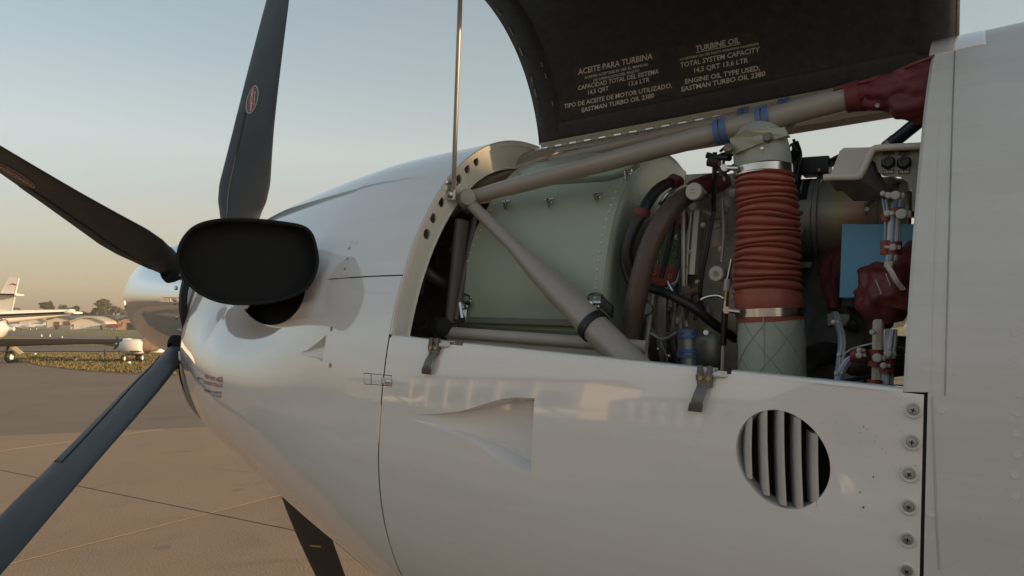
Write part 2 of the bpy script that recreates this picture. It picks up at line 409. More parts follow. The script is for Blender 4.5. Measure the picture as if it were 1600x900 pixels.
# ================================================================== AIRFRAME SKINS
def dense(lo, hi, step): return lin(lo, hi, max(2, int((hi - lo) / step) + 1))
def naca_from_pixels(pts_top, pts_bot, a_guess, x_guess, amin, amaxf):
    """outline (x,t) of a flush inlet, top edge then bottom edge, both from tip to end wall"""
    def cv(p):
        x, a = hit(S, p[0], p[1], x_guess, a_guess); return x, (a - amin(x)) / (amaxf(x) - amin(x))
    return [cv(p) for p in pts_top], [cv(p) for p in pts_bot]
def interp(pts, x):
    xs = [p[0] for p in pts]; ys = [p[1] for p in pts]; return float(np.interp(x, xs, ys))
def naca_build(top, bot, depth, amin, amaxf, nx=46, nr=14):
    """returns outline for skin() and the recess mesh"""
    x0 = max(top[0][0], bot[0][0]); x1 = (top[-1][0] + bot[-1][0]) / 2
    xs = lin(x0, x1, nx)
    T = [(x, interp(top, x)) for x in xs]; B = [(x, interp(bot, x)) for x in xs]
    outl = T + [(x1, T[-1][1] + (B[-1][1] - T[-1][1]) * k / 12) for k in range(1, 12)] + B[::-1]
    def A(x, t): return amin(x) + (amaxf(x) - amin(x)) * t
    v, f = [], []
    for x, (_, tt), (_, tb) in zip(xs, T, B):
        d = depth * smoothstep((x - x0) / (x1 - x0) * 1.05) ** .9
        w_ = tt - tb
        prof = [(0, 0), (.006, .25), (.015, .65), (.03, .93), (.05, 1.0)] + [(u, 1.0) for u in lin(.12, .83, nr)] + [(.87, 1.0), (.905, .93), (.955, .50), (.985, .13), (1, 0)]
        for u, dd in prof: v.append(S(x, A(x, tt - w_ * u), -d * dd))
    m_ = len(prof)
    f = [(i * m_ + j, i * m_ + j + 1, (i + 1) * m_ + j + 1, (i + 1) * m_ + j) for i in range(nx - 1) for j in range(m_ - 1)]
    # end wall
    s0 = len(v); x = x1
    for u, dd in prof:
        a = A(x, T[-1][1] - (T[-1][1] - B[-1][1]) * u); v.append(S(x + .0005, a, 0)); 
    f += [((nx - 1) * m_ + j, (nx - 1) * m_ + j + 1, s0 + j + 1, s0 + j) for j in range(m_ - 1)]
    return outl, (v, f)
# ---- forward cowl, one closed skin around the nose
fa = lambda x: -math.pi / 2 - .0
fb = lambda x: 3 * math.pi / 2
tt, tb = naca_from_pixels([(467, 552), (480, 547), (495, 536), (509, 524)], [(467, 554), (482, 557), (495, 561), (505, 566)], -.2, -1.3, fa, fb)
o_s, rec_s = naca_build(tt, tb, .022, fa, fb, nx=24, nr=6)
# exhaust opening in the cowl
EXC = (424, 442); eo = []
for k in range(120):
    a = 2 * math.pi * k / 120
    x, an = hit(S, EXC[0] + 54 * math.cos(a), EXC[1] + 66 * math.sin(a), -1.5, .1)
    eo.append((x, (an + math.pi / 2) / (2 * math.pi)))
ex0, ex1 = min(p[0] for p in eo) - .02, max(p[0] for p in eo) + .02; et0, et1 = min(p[1] for p in eo) - .008, max(p[1] for p in eo) + .008
cx0, cx1 = o_s[0][0] - .012, max(p[0] for p in o_s) + .012
ct0, ct1 = min(p[1] for p in o_s) - .004, max(p[1] for p in o_s) + .004
print("exhaust cut", ex0, ex1, et0, et1, "naca", cx0, cx1, ct0, ct1)
g = skin(dense(-1.985, XA, .016), fa, fb, 180, [(ex0, ex1, et0, et1, eo), (cx0, cx1, ct0, ct1, o_s)])
forward = mk("forward_cowl", g, WHITE, AC, smooth=180, normals=skin.normals)

mk("small_flush_inlet", rec_s, WHITE, AC, smooth=24)
# rim and dark well of the exhaust opening
rv = []
for dd in (0, -.010, -.03, -.06):
    rv += [S(x, t * 2 * math.pi - math.pi / 2, dd) for x, t in eo]
n = len(eo); rf = [(k * n + i, k * n + (i + 1) % n, (k + 1) * n + (i + 1) % n, (k + 1) * n + i) for k in range(3) for i in range(n)]
rf.append(tuple(3 * n + i for i in range(n)))
mk("exhaust_cutout_well", (rv, rf), BLACK, AC)
# nose face and intake lip
nf = []
for q, off in ((0, 0), (.012, -.006), (.016, -.03), (.010, -.07)):
    nf.append([S(-1.985, a, off) + Vector((-q, 0, 0)) for a in lin(0, 2 * math.pi, 97)[:-1]])
v = [p for r_ in nf for p in r_]; n = 96
f = [(k * n + i, k * n + (i + 1) % n, (k + 1) * n + (i + 1) % n, (k + 1) * n + i) for k in range(3) for i in range(n)]
mk("nose_rim", (v, f), WHITE, AC)
mk("nose_bulkhead", prism([S(-1.985, a, -.035) for a in lin(0, 2 * math.pi, 65)[:-1]], (.01, 0, 0)), BLACK, AC)
# polished lip of the chin inlet: fat rounded lip swept around the lower nose
lipc = []
for a in lin(-math.pi + .12, -.12, 60):
    p = S(-1.985, a, -.012); lipc.append(p + Vector((-.012 - .012 * abs(math.cos(a)) , 0, 0)))
mk("chin_inlet_lip", tube(lipc, [.002, .010, .015, .017, .017, .017, .017, .017, .015, .010, .002], n=16), CHROME, AC)
# ---- spinner
XH = -2.075; RS = .212
prof = []
for i in range(34):
    t = i / 33
    prof.append((-.50 * (1 - t), RS * (1 - (1 - t) ** 2.15) ** .60 if t > 0 else .0001))
prof += [(.02, RS), (.045, RS), (.05, RS - .012), (.05, .08)]
SPX = -2.055
spin = mk("spinner", lathe((SPX, 0, 0), (1, 0, 0), prof, 96), CHROME, AC, smooth=45)
mk("spinner_seal_ring", lathe((SPX + .046, 0, 0), (1, 0, 0), [(0, RS - .02), (0, RS + .0025), (.010, RS + .0025), (.010, RS - .02)], 96), RUBBER, AC)
scr = disc((SPX + .022, -RS, 0), (0, -1, 0), .0065, .004, 10); s0 = None
for k in range(30):
    a = 2 * math.pi * k / 30 + .05; M_ = Matrix.Translation((0, 0, 0)) @ Matrix.Rotation(a, 4, 'X')
    if s0 is None:
        s0 = mk("screw", scr, STEEL, spin); s0.rotation_euler = (a, 0, 0)
    else:
        c = s0.copy(); scene.collection.objects.link(c); c.rotation_euler = (a, 0, 0)
# ---- propeller blades
CR = [(.16, .07), (.22, .09), (.28, .150), (.34, .198), (.40, .214), (.5, .203), (.6, .193), (.76, .186), (.9, .180), (1.02, .168), (1.2, .142), (1.29, .115), (1.325, .06), (1.335, .02)]
TW = [(.16, 14), (.28, 13), (.4, 10.5), (.6, 4), (.76, -1), (.9, -5.5), (1.1, -10), (1.34, -13)]
TH = [(.16, .9), (.22, .62), (.28, .34), (.34, .24), (.45, .17), (.6, .125), (.9, .085), (1.34, .06)]
def blade_pt(r, s, side):
    """r radius, s chord position -0.5 (leading, forward) .. 0.5, side +1/-1"""
    c = float(np.interp(r, *zip(*CR))); tw = R(float(np.interp(r, *zip(*TW)))); th = float(np.interp(r, *zip(*TH))) * c
    k = max(0., 1 - (2 * s) ** 2) ** .5 * (1 - .45 * (s + .5) * (1 if r > .3 else 0))
    h = side * th / 2 * k
    sweep = -.012 * math.sin(min(1, max(0, (r - .3) / 1.0)) * math.pi)
    x = s * c + sweep
    return Vector((x * math.cos(tw) - h * math.sin(tw) * 1, x * math.sin(tw) + h * math.cos(tw), r))
def blade_geo():
    rs = lin(.16, .34, 16) + lin(.37, 1.26, 40) + [1.29, 1.31, 1.325, 1.335]
    rings = []
    for r in rs:
        ring = [blade_pt(r, -.5 * math.cos(math.pi * i / 14), 1) for i in range(15)] + [blade_pt(r, .5 * math.cos(math.pi * i / 14), -1) for i in range(1, 14)]
        rings.append(ring)
    n = len(rings[0]); v = [p for r_ in rings for p in r_]
    f = [(k * n + i, k * n + (i + 1) % n, (k + 1) * n + (i + 1) % n, (k + 1) * n + i) for k in range(len(rings) - 1) for i in range(n)]
    f.append(tuple(range(n))[::-1]); f.append(tuple((len(rings) - 1) * n + i for i in range(n)))
    return v, f
def boot_geo():
    """rubber de-ice boot wrapped on the leading edge from the root to mid span"""
    rs = lin(.26, .66, 30); ss = lin(-.5, -.21, 8)
    def pt(r, s, side):
        p = blade_pt(r, s, side); q = blade_pt(r, max(-.5, s), -side); n_ = (p - q); n_ = n_.normalized() if n_.length > 1e-5 else Vector((-1, 0, 0))
        return p + n_ * .0008 + Vector((-.0004, 0, 0))
    v = [pt(r, s, sd_) for r in rs for sd_, row in ((-1, ss[::-1]), (1, ss[1:])) for s in row]; m_ = len(ss) * 2 - 1
    f = [(i * m_ + j, i * m_ + j + 1, (i + 1) * m_ + j + 1, (i + 1) * m_ + j) for i in range(len(rs) - 1) for j in range(m_ - 1)]
    return v, f
BM = lambda psi: Matrix.Translation((XH, 0, 0)) @ Matrix.Rotation(-psi, 4, 'X')
# the blade mesh has its span along +Z; a rotation about X by -psi brings it to (sin psi, cos psi) in (Y, Z)
def text_mesh(body, bold=False):
    cu = bpy.data.curves.new("txt", 'FONT'); cu.body = body; cu.size = 1; cu.resolution_u = 2; cu.offset = .013
    o = bpy.data.objects.new("txt", cu); scene.collection.objects.link(o)
    dg = bpy.context.evaluated_depsgraph_get(); me = bpy.data.meshes.new_from_object(o.evaluated_get(dg))
    v = [tuple(p.co) for p in me.vertices]; f = [tuple(p.vertices) for p in me.polygons]
    bpy.data.objects.remove(o); bpy.data.curves.remove(cu); bpy.data.meshes.remove(me)
    x0 = min(p[0] for p in v); x1 = max(p[0] for p in v)
    return [((p[0] - x0) / (x1 - x0), p[1] / .69) for p in v], f     # x in 0..1, cap height = 1
def ell_outline(cx, cy, rx, ry, n=32): return [(cx + rx * math.cos(2 * math.pi * i / n), cy + ry * math.sin(2 * math.pi * i / n)) for i in range(n)]
def blade_uv(r, q, lift):
    """q = chord distance in metres from the mid chord; port face of the blade"""
    c = float(np.interp(r, *zip(*CR))); p = blade_pt(r, q / c, -1); o = blade_pt(r, q / c, 1)
    return p + (p - o).normalized() * lift
def blade_uv_other(r, q, lift):
    c = float(np.interp(r, *zip(*CR))); p = blade_pt(r, q / c, 1); o = blade_pt(r, q / c, -1)
    return p + (p - o).normalized() * lift
bg, bb = blade_geo(), boot_geo()
first = None
DR, DQ = .705, -.020
def decal_parts(bl, uv, flip):
    def fan(rx, ry, lift, n=36):
        v = [uv(DR, DQ, lift)] + [uv(DR + rx * math.sin(2 * math.pi * i / n), DQ + ry * math.cos(2 * math.pi * i / n), lift) for i in range(n)]
        return v, [(0, 1 + i, 1 + (i + 1) % n) for i in range(n)]
    d = mk("maker_decal", join(fan(.0525, .0285, .0012)), TEXT_W, bl)
    mk("decal_field", fan(.050, .0260, .0017), FILM, d)
    band = [(DR - .036, DQ + .013 * flip), (DR - .030, DQ - .001), (DR + .036, DQ - .012), (DR + .047, DQ - .006), (DR + .034, DQ + .001), (DR - .034, DQ + .019)]
    def q4(a0, a1, w0, w1): return grid(lambda s, t: uv(DR + s, DQ + t + s * -.16, .0021), lin(a0, a1, 16), lin(w0, w1, 4))
    mk("decal_red_band", q4(-.041, .041, -.011, .011), DECR, d)
    for word, r0, r1, q0, h, mt in (("HARTZELL", -.042, .042, .0035, .0095, TEXT_W), ("PROPELLER", -.026, .030, .0155, .0045, TEXT_W)):
        tv, tf = text_mesh(word)
        vv = [uv(DR + r0 + (r1 - r0) * x, DQ + q0 - y * h + (r0 + (r1 - r0) * x) * -.16, .0026) for x, y in tv]
        mk("decal_lettering", (vv, tf), mt, d)
for i, psi in enumerate((8.7, 80.7, 152.7, -135.3, -63.3)):
    if first is None:
        b_ = mk("propeller_blade", bg, BLADE, AC, smooth=50); first = b_
        b2 = mk("deice_boot", bb, BOOT_STRIP, b_, smooth=60); solid(b2, .0006)
    else:
        b_ = first.copy(); scene.collection.objects.link(b_); b2 = b2.copy(); scene.collection.objects.link(b2); b2.parent = b_
    b_.matrix_local = Matrix.Translation(AC_OFF) @ BM(R(psi))
    if psi in (8.7, -63.3): decal_parts(b_, blade_uv, 1)
    if psi == 152.7:
        gm = grid(lambda r, q: blade_uv_other(r, q, .0014), lin(1.035, 1.043, 2), lin(-.030, .020, 5)); mk("yellow_balance_mark", gm, YELLOW, b_)
    # root cuff: dark boot where the blade passes through the spinner
    mk("blade_root_cuff", lathe((0, 0, .175), (0, 0, 1), [(0, .052), (.03, .050), (.045, .046), (.055, .040)], 24), BLACK, b_)

# ---- port exhaust stub
nrm = Vector((.74, -.66, .04)).normalized(); EC = P(386, 410, y=-.585)
def rp(px, py):
    d = AI.to_3x3() @ ray(px, py); t = (EC - CA).dot(nrm) / d.dot(nrm); return CA + d * t
ctrl = [(277, 405), (283, 380), (300, 358), (325, 347), (360, 343), (400, 344), (440, 348), (472, 354), (486, 365), (493, 385), (496, 408), (491, 430), (481, 447), (462, 460), (430, 470), (395, 474), (355, 473), (322, 463), (298, 446), (283, 425)]
op = catmull([rp(*c) for c in ctrl] + [rp(*ctrl[0])], 4)[:-1]; n = len(op)
rh_ = hit(S, 395, 432, -1.5, .1); rc = S(*rh_) + Vector((-.03, .07, 0)); print('root', rc, EC)
ang0 = None; rootl = []
def rootpt(c):
    d = op[c] - EC; ax = nrm.cross(Vector((0, 0, 1))).normalized(); ca = d.dot(ax); cz = d.z
    a = math.atan2(cz / .1, ca / .16)
    return rc + Vector((-.125 * math.cos(a), 0, .092 * math.sin(a)))
rings = []
for k in range(15):
    t = k / 14; ring = []
    for i in range(n):
        p0 = op[i]; p1 = p0 - nrm * .05; p3 = rootpt(i); p2 = p3 + Vector((0, -.07, 0))
        ring.append(p0 * (1 - t) ** 3 + p1 * 3 * t * (1 - t) ** 2 + p2 * 3 * t * t * (1 - t) + p3 * t ** 3)
    rings.append(ring)
v = [p for r_ in rings for p in r_]
f = [(k * n + i, k * n + (i + 1) % n, (k + 1) * n + (i + 1) % n, (k + 1) * n + i) for k in range(14) for i in range(n)]
stub = mk("exhaust_stack", (v, f), CHROME, AC, smooth=60); solid(stub, .003)
def shrink(ring, s, c): return [c + (p - c) * s for p in ring]
cen = lambda ring: sum(ring, Vector()) / len(ring)
inn = [shrink(r_, .965, cen(r_)) for r_ in rings[:3]]
v = [p for r_ in inn for p in r_]; f = [(k * n + i, k * n + (i + 1) % n, (k + 1) * n + (i + 1) % n, (k + 1) * n + i) for k in range(2) for i in range(n)]
f.append(tuple(2 * n + i for i in range(n)))
mk("exhaust_dark_cap", (v, f), BLACK, stub)  # shallow black cap stands in for the shade deep inside the pipe
mk("exhaust_rim_bead", tube(op, .0036, n=8, closed=True), BLACK, stub)

# ---- lower cowl door (port) with flush inlet and louvred outlet
da = lambda x: -1.45
tt, tb = naca_from_pixels([(646, 648), (680, 647), (715, 643), (735, 638), (760, 630), (785, 623), (805, 621), (833, 622)],
                          [(646, 656), (670, 664), (700, 675), (725, 684), (745, 695), (770, 712), (795, 727), (815, 736), (832, 740)], -.2, -.7, da, edge_a)
o_n, rec_n = naca_build(tt, tb, .044, da, edge_a)
GO = []
for k in range(120):
    a = 2 * math.pi * k / 120; ca, sa = math.cos(a), math.sin(a)
    # a leaning rounded outline read off the photo
    rr = 1.0 + .05 * math.cos(2 * (a - .8))
    px = 1223 + 73 * rr * ca; py = 718 + 76 * rr * sa + 10 * ca
    x, an = hit(S, px, py, -.25, -.3); GO.append((x, (an - da(x)) / (edge_a(x) - da(x))))
gx0, gx1 = min(p[0] for p in GO) - .018, max(p[0] for p in GO) + .018; gt0, gt1 = min(p[1] for p in GO) - .02, max(p[1] for p in GO) + .02
nx0, nx1 = o_n[0][0] - .01, max(p[0] for p in o_n) + .012; nt0, nt1 = min(p[1] for p in o_n) - .012, max(p[1] for p in o_n) + .012
GC = (sum(p[0] for p in GO) / 120, sum(p[1] for p in GO) / 120)
GCa = da(0) + (edge_a(GC[0]) - da(0)) * GC[1]; GCp = S(GC[0], GCa)
def door_skin(x, a):
    p = S(x, a)
    # the skin dishes in slightly towards the outlet from behind
    dx = (x - GC[0]); dz = (p.z - GCp.z)
    k = math.exp(-((dx - .055) / .075) ** 2 - ((dz - .01) / .065) ** 2) * smoothstep((dx + .05) / .12)
    n_ = Vector((0, p.y, (p.z + .2) * .5)).normalized()
    return p - n_ * (.008 * k)
print("door cuts", gx0, gx1, gt0, gt1, nx0, nx1, nt0, nt1)
g = skin(dense(XA + .003, XF, .012), da, edge_a, 130, [(gx0, gx1, gt0, gt1, GO), (nx0, nx1, nt0, nt1, o_n)], fn=door_skin)
door = mk("lower_cowl_door", g, WHITE, AC, smooth=180, normals=skin.normals)
mk("flush_inlet", rec_n, WHITE, door, smooth=24).location = (0, 0, 0)
# opening rim + cage behind
rv = []
for dd in (0.0, -.004, -.012, -.034):
    sc = 1.0 if dd == 0 else .985
    for x, t in GO:
        x_, t_ = GC[0] + (x - GC[0]) * sc, GC[1] + (t - GC[1]) * sc; a = da(x_) + (edge_a(x_) - da(x_)) * t_
        p = door_skin(x_, a); n_ = Vector((0, p.y, (p.z + .2) * .5)).normalized(); rv.append(p + n_ * dd)
n = 120; rf = [(k * n + i, k * n + (i + 1) % n, (k + 1) * n + (i + 1) % n, (k + 1) * n + i) for k in range(3) for i in range(n)]
mk("outlet_rim", (rv, rf), WHITE_SATIN, door)
bk = [p + Vector((0, .006, 0)) for p in rv[3 * n:]]
mk("outlet_back_plate", (bk, [tuple(range(n))]), BLACK, door)
# vanes: leaning curved blades
gp = lambda px, py: hit(S, px, py, -.25, -.3)
for top, bot in (((1170, 652), (1170, 748)), ((1193, 640), (1197, 774)), ((1219, 641), (1223, 790)), ((1245, 652), (1249, 795)), ((1271, 678), (1274, 792))):
    rows = []
    for q in lin(0, 1, 14):
        px = top[0] + (bot[0] - top[0]) * q - 1.5 * math.sin(q * math.pi); py = top[1] + (bot[1] - top[1]) * q
        x, a = gp(px, py); p = door_skin(x, a)
        rows.append(p)
    v = []; wv, dp = .015, .030
    for p in rows:
        # section: front nose at the skin, blade leaning back and inward
        o_ = p + Vector((0, .0015, 0))
        v += [o_ + Vector((.0045, 0, 0)), o_ + Vector((.0015, -.0018, 0)), o_ + Vector((-.0035, .0005, 0)), o_ + Vector((-wv, dp, 0)), o_ + Vector((-wv + .004, dp, 0))]
    f = [(k * 5 + i, k * 5 + (i + 1) % 5, (k + 1) * 5 + (i + 1) % 5, (k + 1) * 5 + i) for k in range(13) for i in range(5)] + [tuple(range(5)), tuple(65 + i for i in range(5))]
    mk("louvre_vane", (v, f), VANE, door, smooth=50)
# rounded return flange along the top edge
def rim_strip(x0, x1):
    xs = dense(x0, x1, .02); v = []
    for x in xs:
        p = S(x, edge_a(x)); v += [p + Vector((0, 0, 0)), p + Vector((0, .002, .004)), p + Vector((0, .006, .0055)), p + Vector((0, .020, .0055)), p + Vector((0, .021, -.012)), p + Vector((0, .019, -.012)), p + Vector((0, .018, .0035)), p + Vector((0, .006, .0035))]
    n = 8; return v, [(k * n + i, k * n + (i + 1) % n, (k + 1) * n + (i + 1) % n, (k + 1) * n + i) for k in range(len(xs) - 1) for i in range(n)] + [tuple(range(n)), tuple((len(xs) - 1) * n + i for i in range(n))]
xl = hit(S, 722, 545, -.8, .1)[0]; xl0 = hit(S, 700, 543, -.8, .1)[0]; xr0 = hit(S, 1115, 585, -.4, .1)[0]; xr1 = hit(S, 1142, 588, -.35, .1)[0]
for x0, x1 in ((XA + .006, xl0), (xl, xr0), (xr1, -.056)): mk("door_edge_flange", rim_strip(x0, x1), WHITE, door)
# screws along the aft edge
def screw(px, py, r=.0098, surf=S, xg=-.06):
    x, a = hit(surf, px, py, xg, -.3); p = surf(x, a); n_ = Sn(x, a)
    u = n_.cross(Vector((1, 0, 0))).normalized(); w_ = u.cross(n_)
    s_ = mk("countersunk_washer", lathe(p - n_ * .001, n_, [(0, r), (.0022, r), (.0030, r - .0012), (.0016, r - .0035), (.0012, r - .0045)], 24), WHITE_SATIN, door)
    h = mk("screw", join(lathe(p, n_, [(.0008, r - .0040), (.0026, r - .0046), (.0030, r - .0060), (.0030, .0001)], 18),), DULL, s_)
    an = random.uniform(0, 1.5); c_, s__ = math.cos(an), math.sin(an); a1 = u * c_ + w_ * s__; a2 = w_ * c_ - u * s__
    mk("screw_slot", join(box(p + n_ * .0030, .0055, .0013, .0006, a1, a2, n_), box(p + n_ * .0030, .0013, .0055, .0007, a1, a2, n_)), BLACK, s_)
for px, py in ((1427, 641), (1425, 691), (1421, 741), (1420, 792), (1418, 843), (1417, 892)): screw(px, py)
# hook latches hanging open from the door edge
def latch(px, py):
    x, _ = hit(S, px, py, -.5, 0); p = S(x, edge_a(x)); 
    k = 1.0; y = -.0
    def bx_(dx, dz, sx, sz, dy, sy, lean=0): 
        c = p + Vector((dx, -.010 + dy, dz)); return box(c, sx, sy, sz, (1, 0, 0), (0, 1, 0), (lean, 0, 1))
    body = []
    # two ears
    for ex in (-.010, .010): body.append(prism([p + Vector((ex - .0035, -.004, .012)), p + Vector((ex + .0035, -.004, .013)), p + Vector((ex + .006, -.004, -.016)), p + Vector((ex - .006, -.004, -.016))], (0, -.012, 0)))
    body.append(prism([p + Vector(q) for q in ((-.017, -.005, -.008), (.017, -.005, -.006), (.014, -.005, -.030), (-.013, -.005, -.030))], (0, -.010, 0)))
    sc_ = lambda g_: ([p + (q_ - p) * .66 for q_ in g_[0]], g_[1])
    L_ = mk("latch_hook", sc_(join(*body)), LATCH, AC, smooth=0, bevel=.0008)
    # curved tongue hanging down
    rows = []
    for q in lin(0, 1, 12):
        z = -.028 - .055 * q; dx = -.014 * q - .002; dy = -.010 - .010 * math.sin(q * 3.0) - .006 * q; wd = .0125 + .0025 * (q > .72)
        c = p + Vector((dx, dy, z)); rows += [c + Vector((-wd, 0, 0)), c + Vector((wd, 0, 0)), c + Vector((wd, -.004, 0)), c + Vector((-wd, -.004, 0))]
    f = [(k_ * 4 + i, k_ * 4 + (i + 1) % 4, (k_ + 1) * 4 + (i + 1) % 4, (k_ + 1) * 4 + i) for k_ in range(11) for i in range(4)] + [(0, 1, 2, 3), (44, 45, 46, 47)]
    mk("latch_tongue", sc_((rows, f)), LATCH, L_, smooth=0, bevel=.001)
    for ex in (-.007, .009): mk("latch_pin", sc_(disc(p + Vector((ex, -.016, -.013)), (0, -1, 0), .0048, .003, 14)), GOLD, L_)
    mk("latch_stud", sc_(join(disc(p + Vector((.016, -.008, -.004)), (1, 0, 0), .0065, .022, 12), box(p + Vector((.034, -.006, -.002)), .020, .012, .013))), WHITE_SATIN, L_, bevel=.0015)
latch(682, 540); latch(1103, 590)
# flush toggle latch on the nose skin
def on_skin(px, py, off=0.001, xg=-1.1, ag=-.1):
    x, a = hit(S, px, py, xg, ag); return S(x, a, off)
def skin_quad(name, pxs, material, off=.0012, parent=None, xg=-1.0, th=0, fr=None):
    (a0, a1, a2, a3) = [hit(S, *p_, xg, -.1) for p_ in pxs]
    def fn(u, t):
        x = (a0[0] * (1 - u) + a1[0] * u) * (1 - t) + (a3[0] * (1 - u) + a2[0] * u) * t; a = (a0[1] * (1 - u) + a1[1] * u) * (1 - t) + (a3[1] * (1 - u) + a2[1] * u) * t
        return S(x, a, off)
    o = mk(name, grid(fn, lin(0, 1, 6), lin(0, 1, 4)), material, parent or AC); 
    if th: solid(o, th)
    return o
def skin_line(name, pxs, r, material, parent=None, xg=-1.0, closed=False, off=.0):
    pts = [on_skin(px, py, off, xg) for px, py in pxs]
    return mk(name, tube(pts, r, n=6, closed=closed), material, parent or AC)
SEAMD = BLACK
skl = skin_line("toggle_latch_outline", [(569, 583), (612, 587), (612, 603), (569, 600)], .0007, SEAMD, closed=True)
skin_line("latch_divider", [(580, 584), (580, 601)], .0007, SEAMD, skl)
lt = skin_quad("latch_lever", [(597, 590), (612, 591), (612, 601), (597, 600)], WHITE_SATIN, .003, skl, th=.003)
skin_quad("latch_catch", [(604, 593), (613, 594), (613, 599), (604, 599)], STEEL, .0045, skl, th=.002)
# seams of the nose
pts = [(482, 440), (520, 436), (560, 433), (600, 431), (629, 430)]
skin_line("cowl_seam", pts, .0013, SEAMD, xg=-1.1)
skin_line("inspection_panel_outline", [(549, 377), (558, 378), (541, 431), (533, 430)], .0005, DULL, closed=True, xg=-1.1)
for c in ((546, 388), (543, 404), (539, 420)):
    x, a = hit(S, *c, -1.1, .2); mk("flush_screw", disc(S(x, a, -.001), Sn(x, a), .0035, .0014, 10), DULL, AC)
for c in ((518, 514), (516, 571)):
    x, a = hit(S, *c, -1.1, -.1); p = S(x, a, .0); mk("quarter_turn_fastener", join(disc(p - Sn(x, a) * .001, Sn(x, a), .0048, .0018, 14), box(p + Sn(x, a) * .0012, .0012, .001, .008)), DULL, AC)
sv = [S(XA + .0015, a, -.002) for a in lin(-1.6, edge_a(XA), 60)]
mk("door_front_seam", tube(sv, .0014, n=6), BLACK, AC)

# ---- printed writing placed on a surface between two photo positions of its base line
def surf_text(name, body, fnp, L, Rr, hpx, guess, material, parent, up=(0, -1), lift=None, arrow=False):
    a0, b0 = hit(fnp, *L, *guess); a1, b1 = hit(fnp, *Rr, a0, b0)
    mxp = ((L[0] + Rr[0]) / 2, (L[1] + Rr[1]) / 2); am, bm = hit(fnp, mxp[0], mxp[1], a0, b0); au, bu = hit(fnp, mxp[0] + up[0] * hpx, mxp[1] + up[1] * hpx, am, bm)
    tv, tf = text_mesh(body) if isinstance(body, str) else body
    vv = [fnp(a0 + (a1 - a0) * x + (au - am) * y, b0 + (b1 - b0) * x + (bu - bm) * y) for x, y in tv]
    return mk(name, (vv, tf), material, parent, smooth=0)
Slift = lambda x, a: S(x, a, .0008)
warn = surf_text("warning_lettering", "VERY HOT AREA", Slift, (320, 590), (348, 598), 6, (-1.7, -.3), TEXT_R, AC)
surf_text("warning_lettering", "DO NOT TOUCH", Slift, (318.5, 599), (347, 606), 5.5, (-1.7, -.3), TEXT_R, AC)
surf_text("warning_lettering", "AREA MUY CALIENTE", Slift, (318.5, 611), (346, 616), 3.6, (-1.7, -.3), TEXT_K, AC)
surf_text("warning_lettering", "NO TOCAR", Slift, (331.5, 619), (345.5, 622), 3.6, (-1.7, -.3), TEXT_K, AC)
surf_text("warning_arrow", ([(0, .5), (.35, 1.1), (.35, .68), (1, .68), (1, .32), (.35, .32), (.35, -.1)], [(0, 6, 1), (5, 4, 3, 2)]), Slift, (307, 593), (316, 594.5), 5, (-1.7, -.3), TEXT_R, AC)

# ---- starboard lower side, dark inside, and belly between the doors
g = grid(lambda x, a: S(x, a), dense(XA + .003, XF, .05), lin(math.pi - .06, math.pi + 1.69, 40))
o = mk("starboard_lower_door", g, WHITE, AC); solid(o, .003)
g = grid(lambda x, a: S(x, a, -.006), dense(XA + .003, XF, .05), lin(math.pi - .06, 2 * math.pi - .12, 70))
mk("cowl_inner_lining", g, CARBON, AC)
# ---- fuselage behind the firewall
xs = dense(XF + .004, .5, .03) + dense(.56, 3.0, .12) + dense(3.2, 11.0, .3)
g = grid(lambda x, a: S(x, a), xs, lin(0, 2 * math.pi, 121))
fus = mk("fuselage", g, WHITE_SATIN, AC, smooth=50)
fw = prism([S(XF + .006, a, -.004) for a in lin(0, 2 * math.pi, 73)[:-1]], (.01, 0, 0)); mk("firewall", fw, DARKPART, AC)
# flange strip along the opening, from the door edge over the top
def pillar_x(t): return -.056 + (.020) * t
rows = lin(0, 1, 46); v = []
for t in rows:
    a = edge_a(-.03) + .004 + (1.46 - edge_a(-.03)) * t
    x0 = pillar_x(t)
    v += [S(XF + .006, a, .0012), S(x0 + .004, a, .0012), S(x0, a, -.002), S(x0, a, -.026), S(x0 + .003, a, -.026), S(x0 + .003, a, -.004), S(XF + .006, a, -.004)]
f = [(k * 7 + i, k * 7 + (i + 1) % 7, (k + 1) * 7 + (i + 1) % 7, (k + 1) * 7 + i) for k in range(45) for i in range(7)] + [tuple(range(7))]
mk("opening_flange", (v, f), WHITE_SATIN, AC)
v = [S(-.0125, edge_a(-.03) + (1.5 - edge_a(-.03)) * t, -.0003) for t in rows]; mk("firewall_seam", tube(v, .0011, n=6), DULL, AC)
v = [S(XF + .0025, a, -.002) for a in lin(-1.5, edge_a(XF), 40)]; mk("firewall_door_gap", tube(v, .0020, n=6), BLACK, AC)
# raised cap strip on the top corner
v = []
for t in lin(0, 1, 14):
    a = 1.02 + .62 * t; v += [S(-.046, a, .0022), S(.022, a, .0022), S(.026, a, 0), S(-.048, a, -.004)]
f = [(k * 4 + i, k * 4 + (i + 1) % 4, (k + 1) * 4 + (i + 1) % 4, (k + 1) * 4 + i) for k in range(13) for i in range(4)] + [(0, 1, 2, 3)]
mk("top_cap_strip", (v, f), WHITE, AC)
# flush rivets of the fuselage side
rvt = []
for px, py in [(1592, 615), (1590, 645), (1588, 678), (1590, 710), (1586, 742), (1587, 775), (1455, 802), (1470, 640), (1585, 560), (1586, 520)]:
    x, a = hit(S, px, py, .0, -.1); p = S(x, a, -.0004)
    if not rvt: r0 = mk("rivet", disc(Vector(), Sn(x, a), .0045, .0008, 14), WHITE_SATIN, fus); r0.location = p; rvt.append(r0)
    else:
        c = r0.copy(); scene.collection.objects.link(c); c.location = p
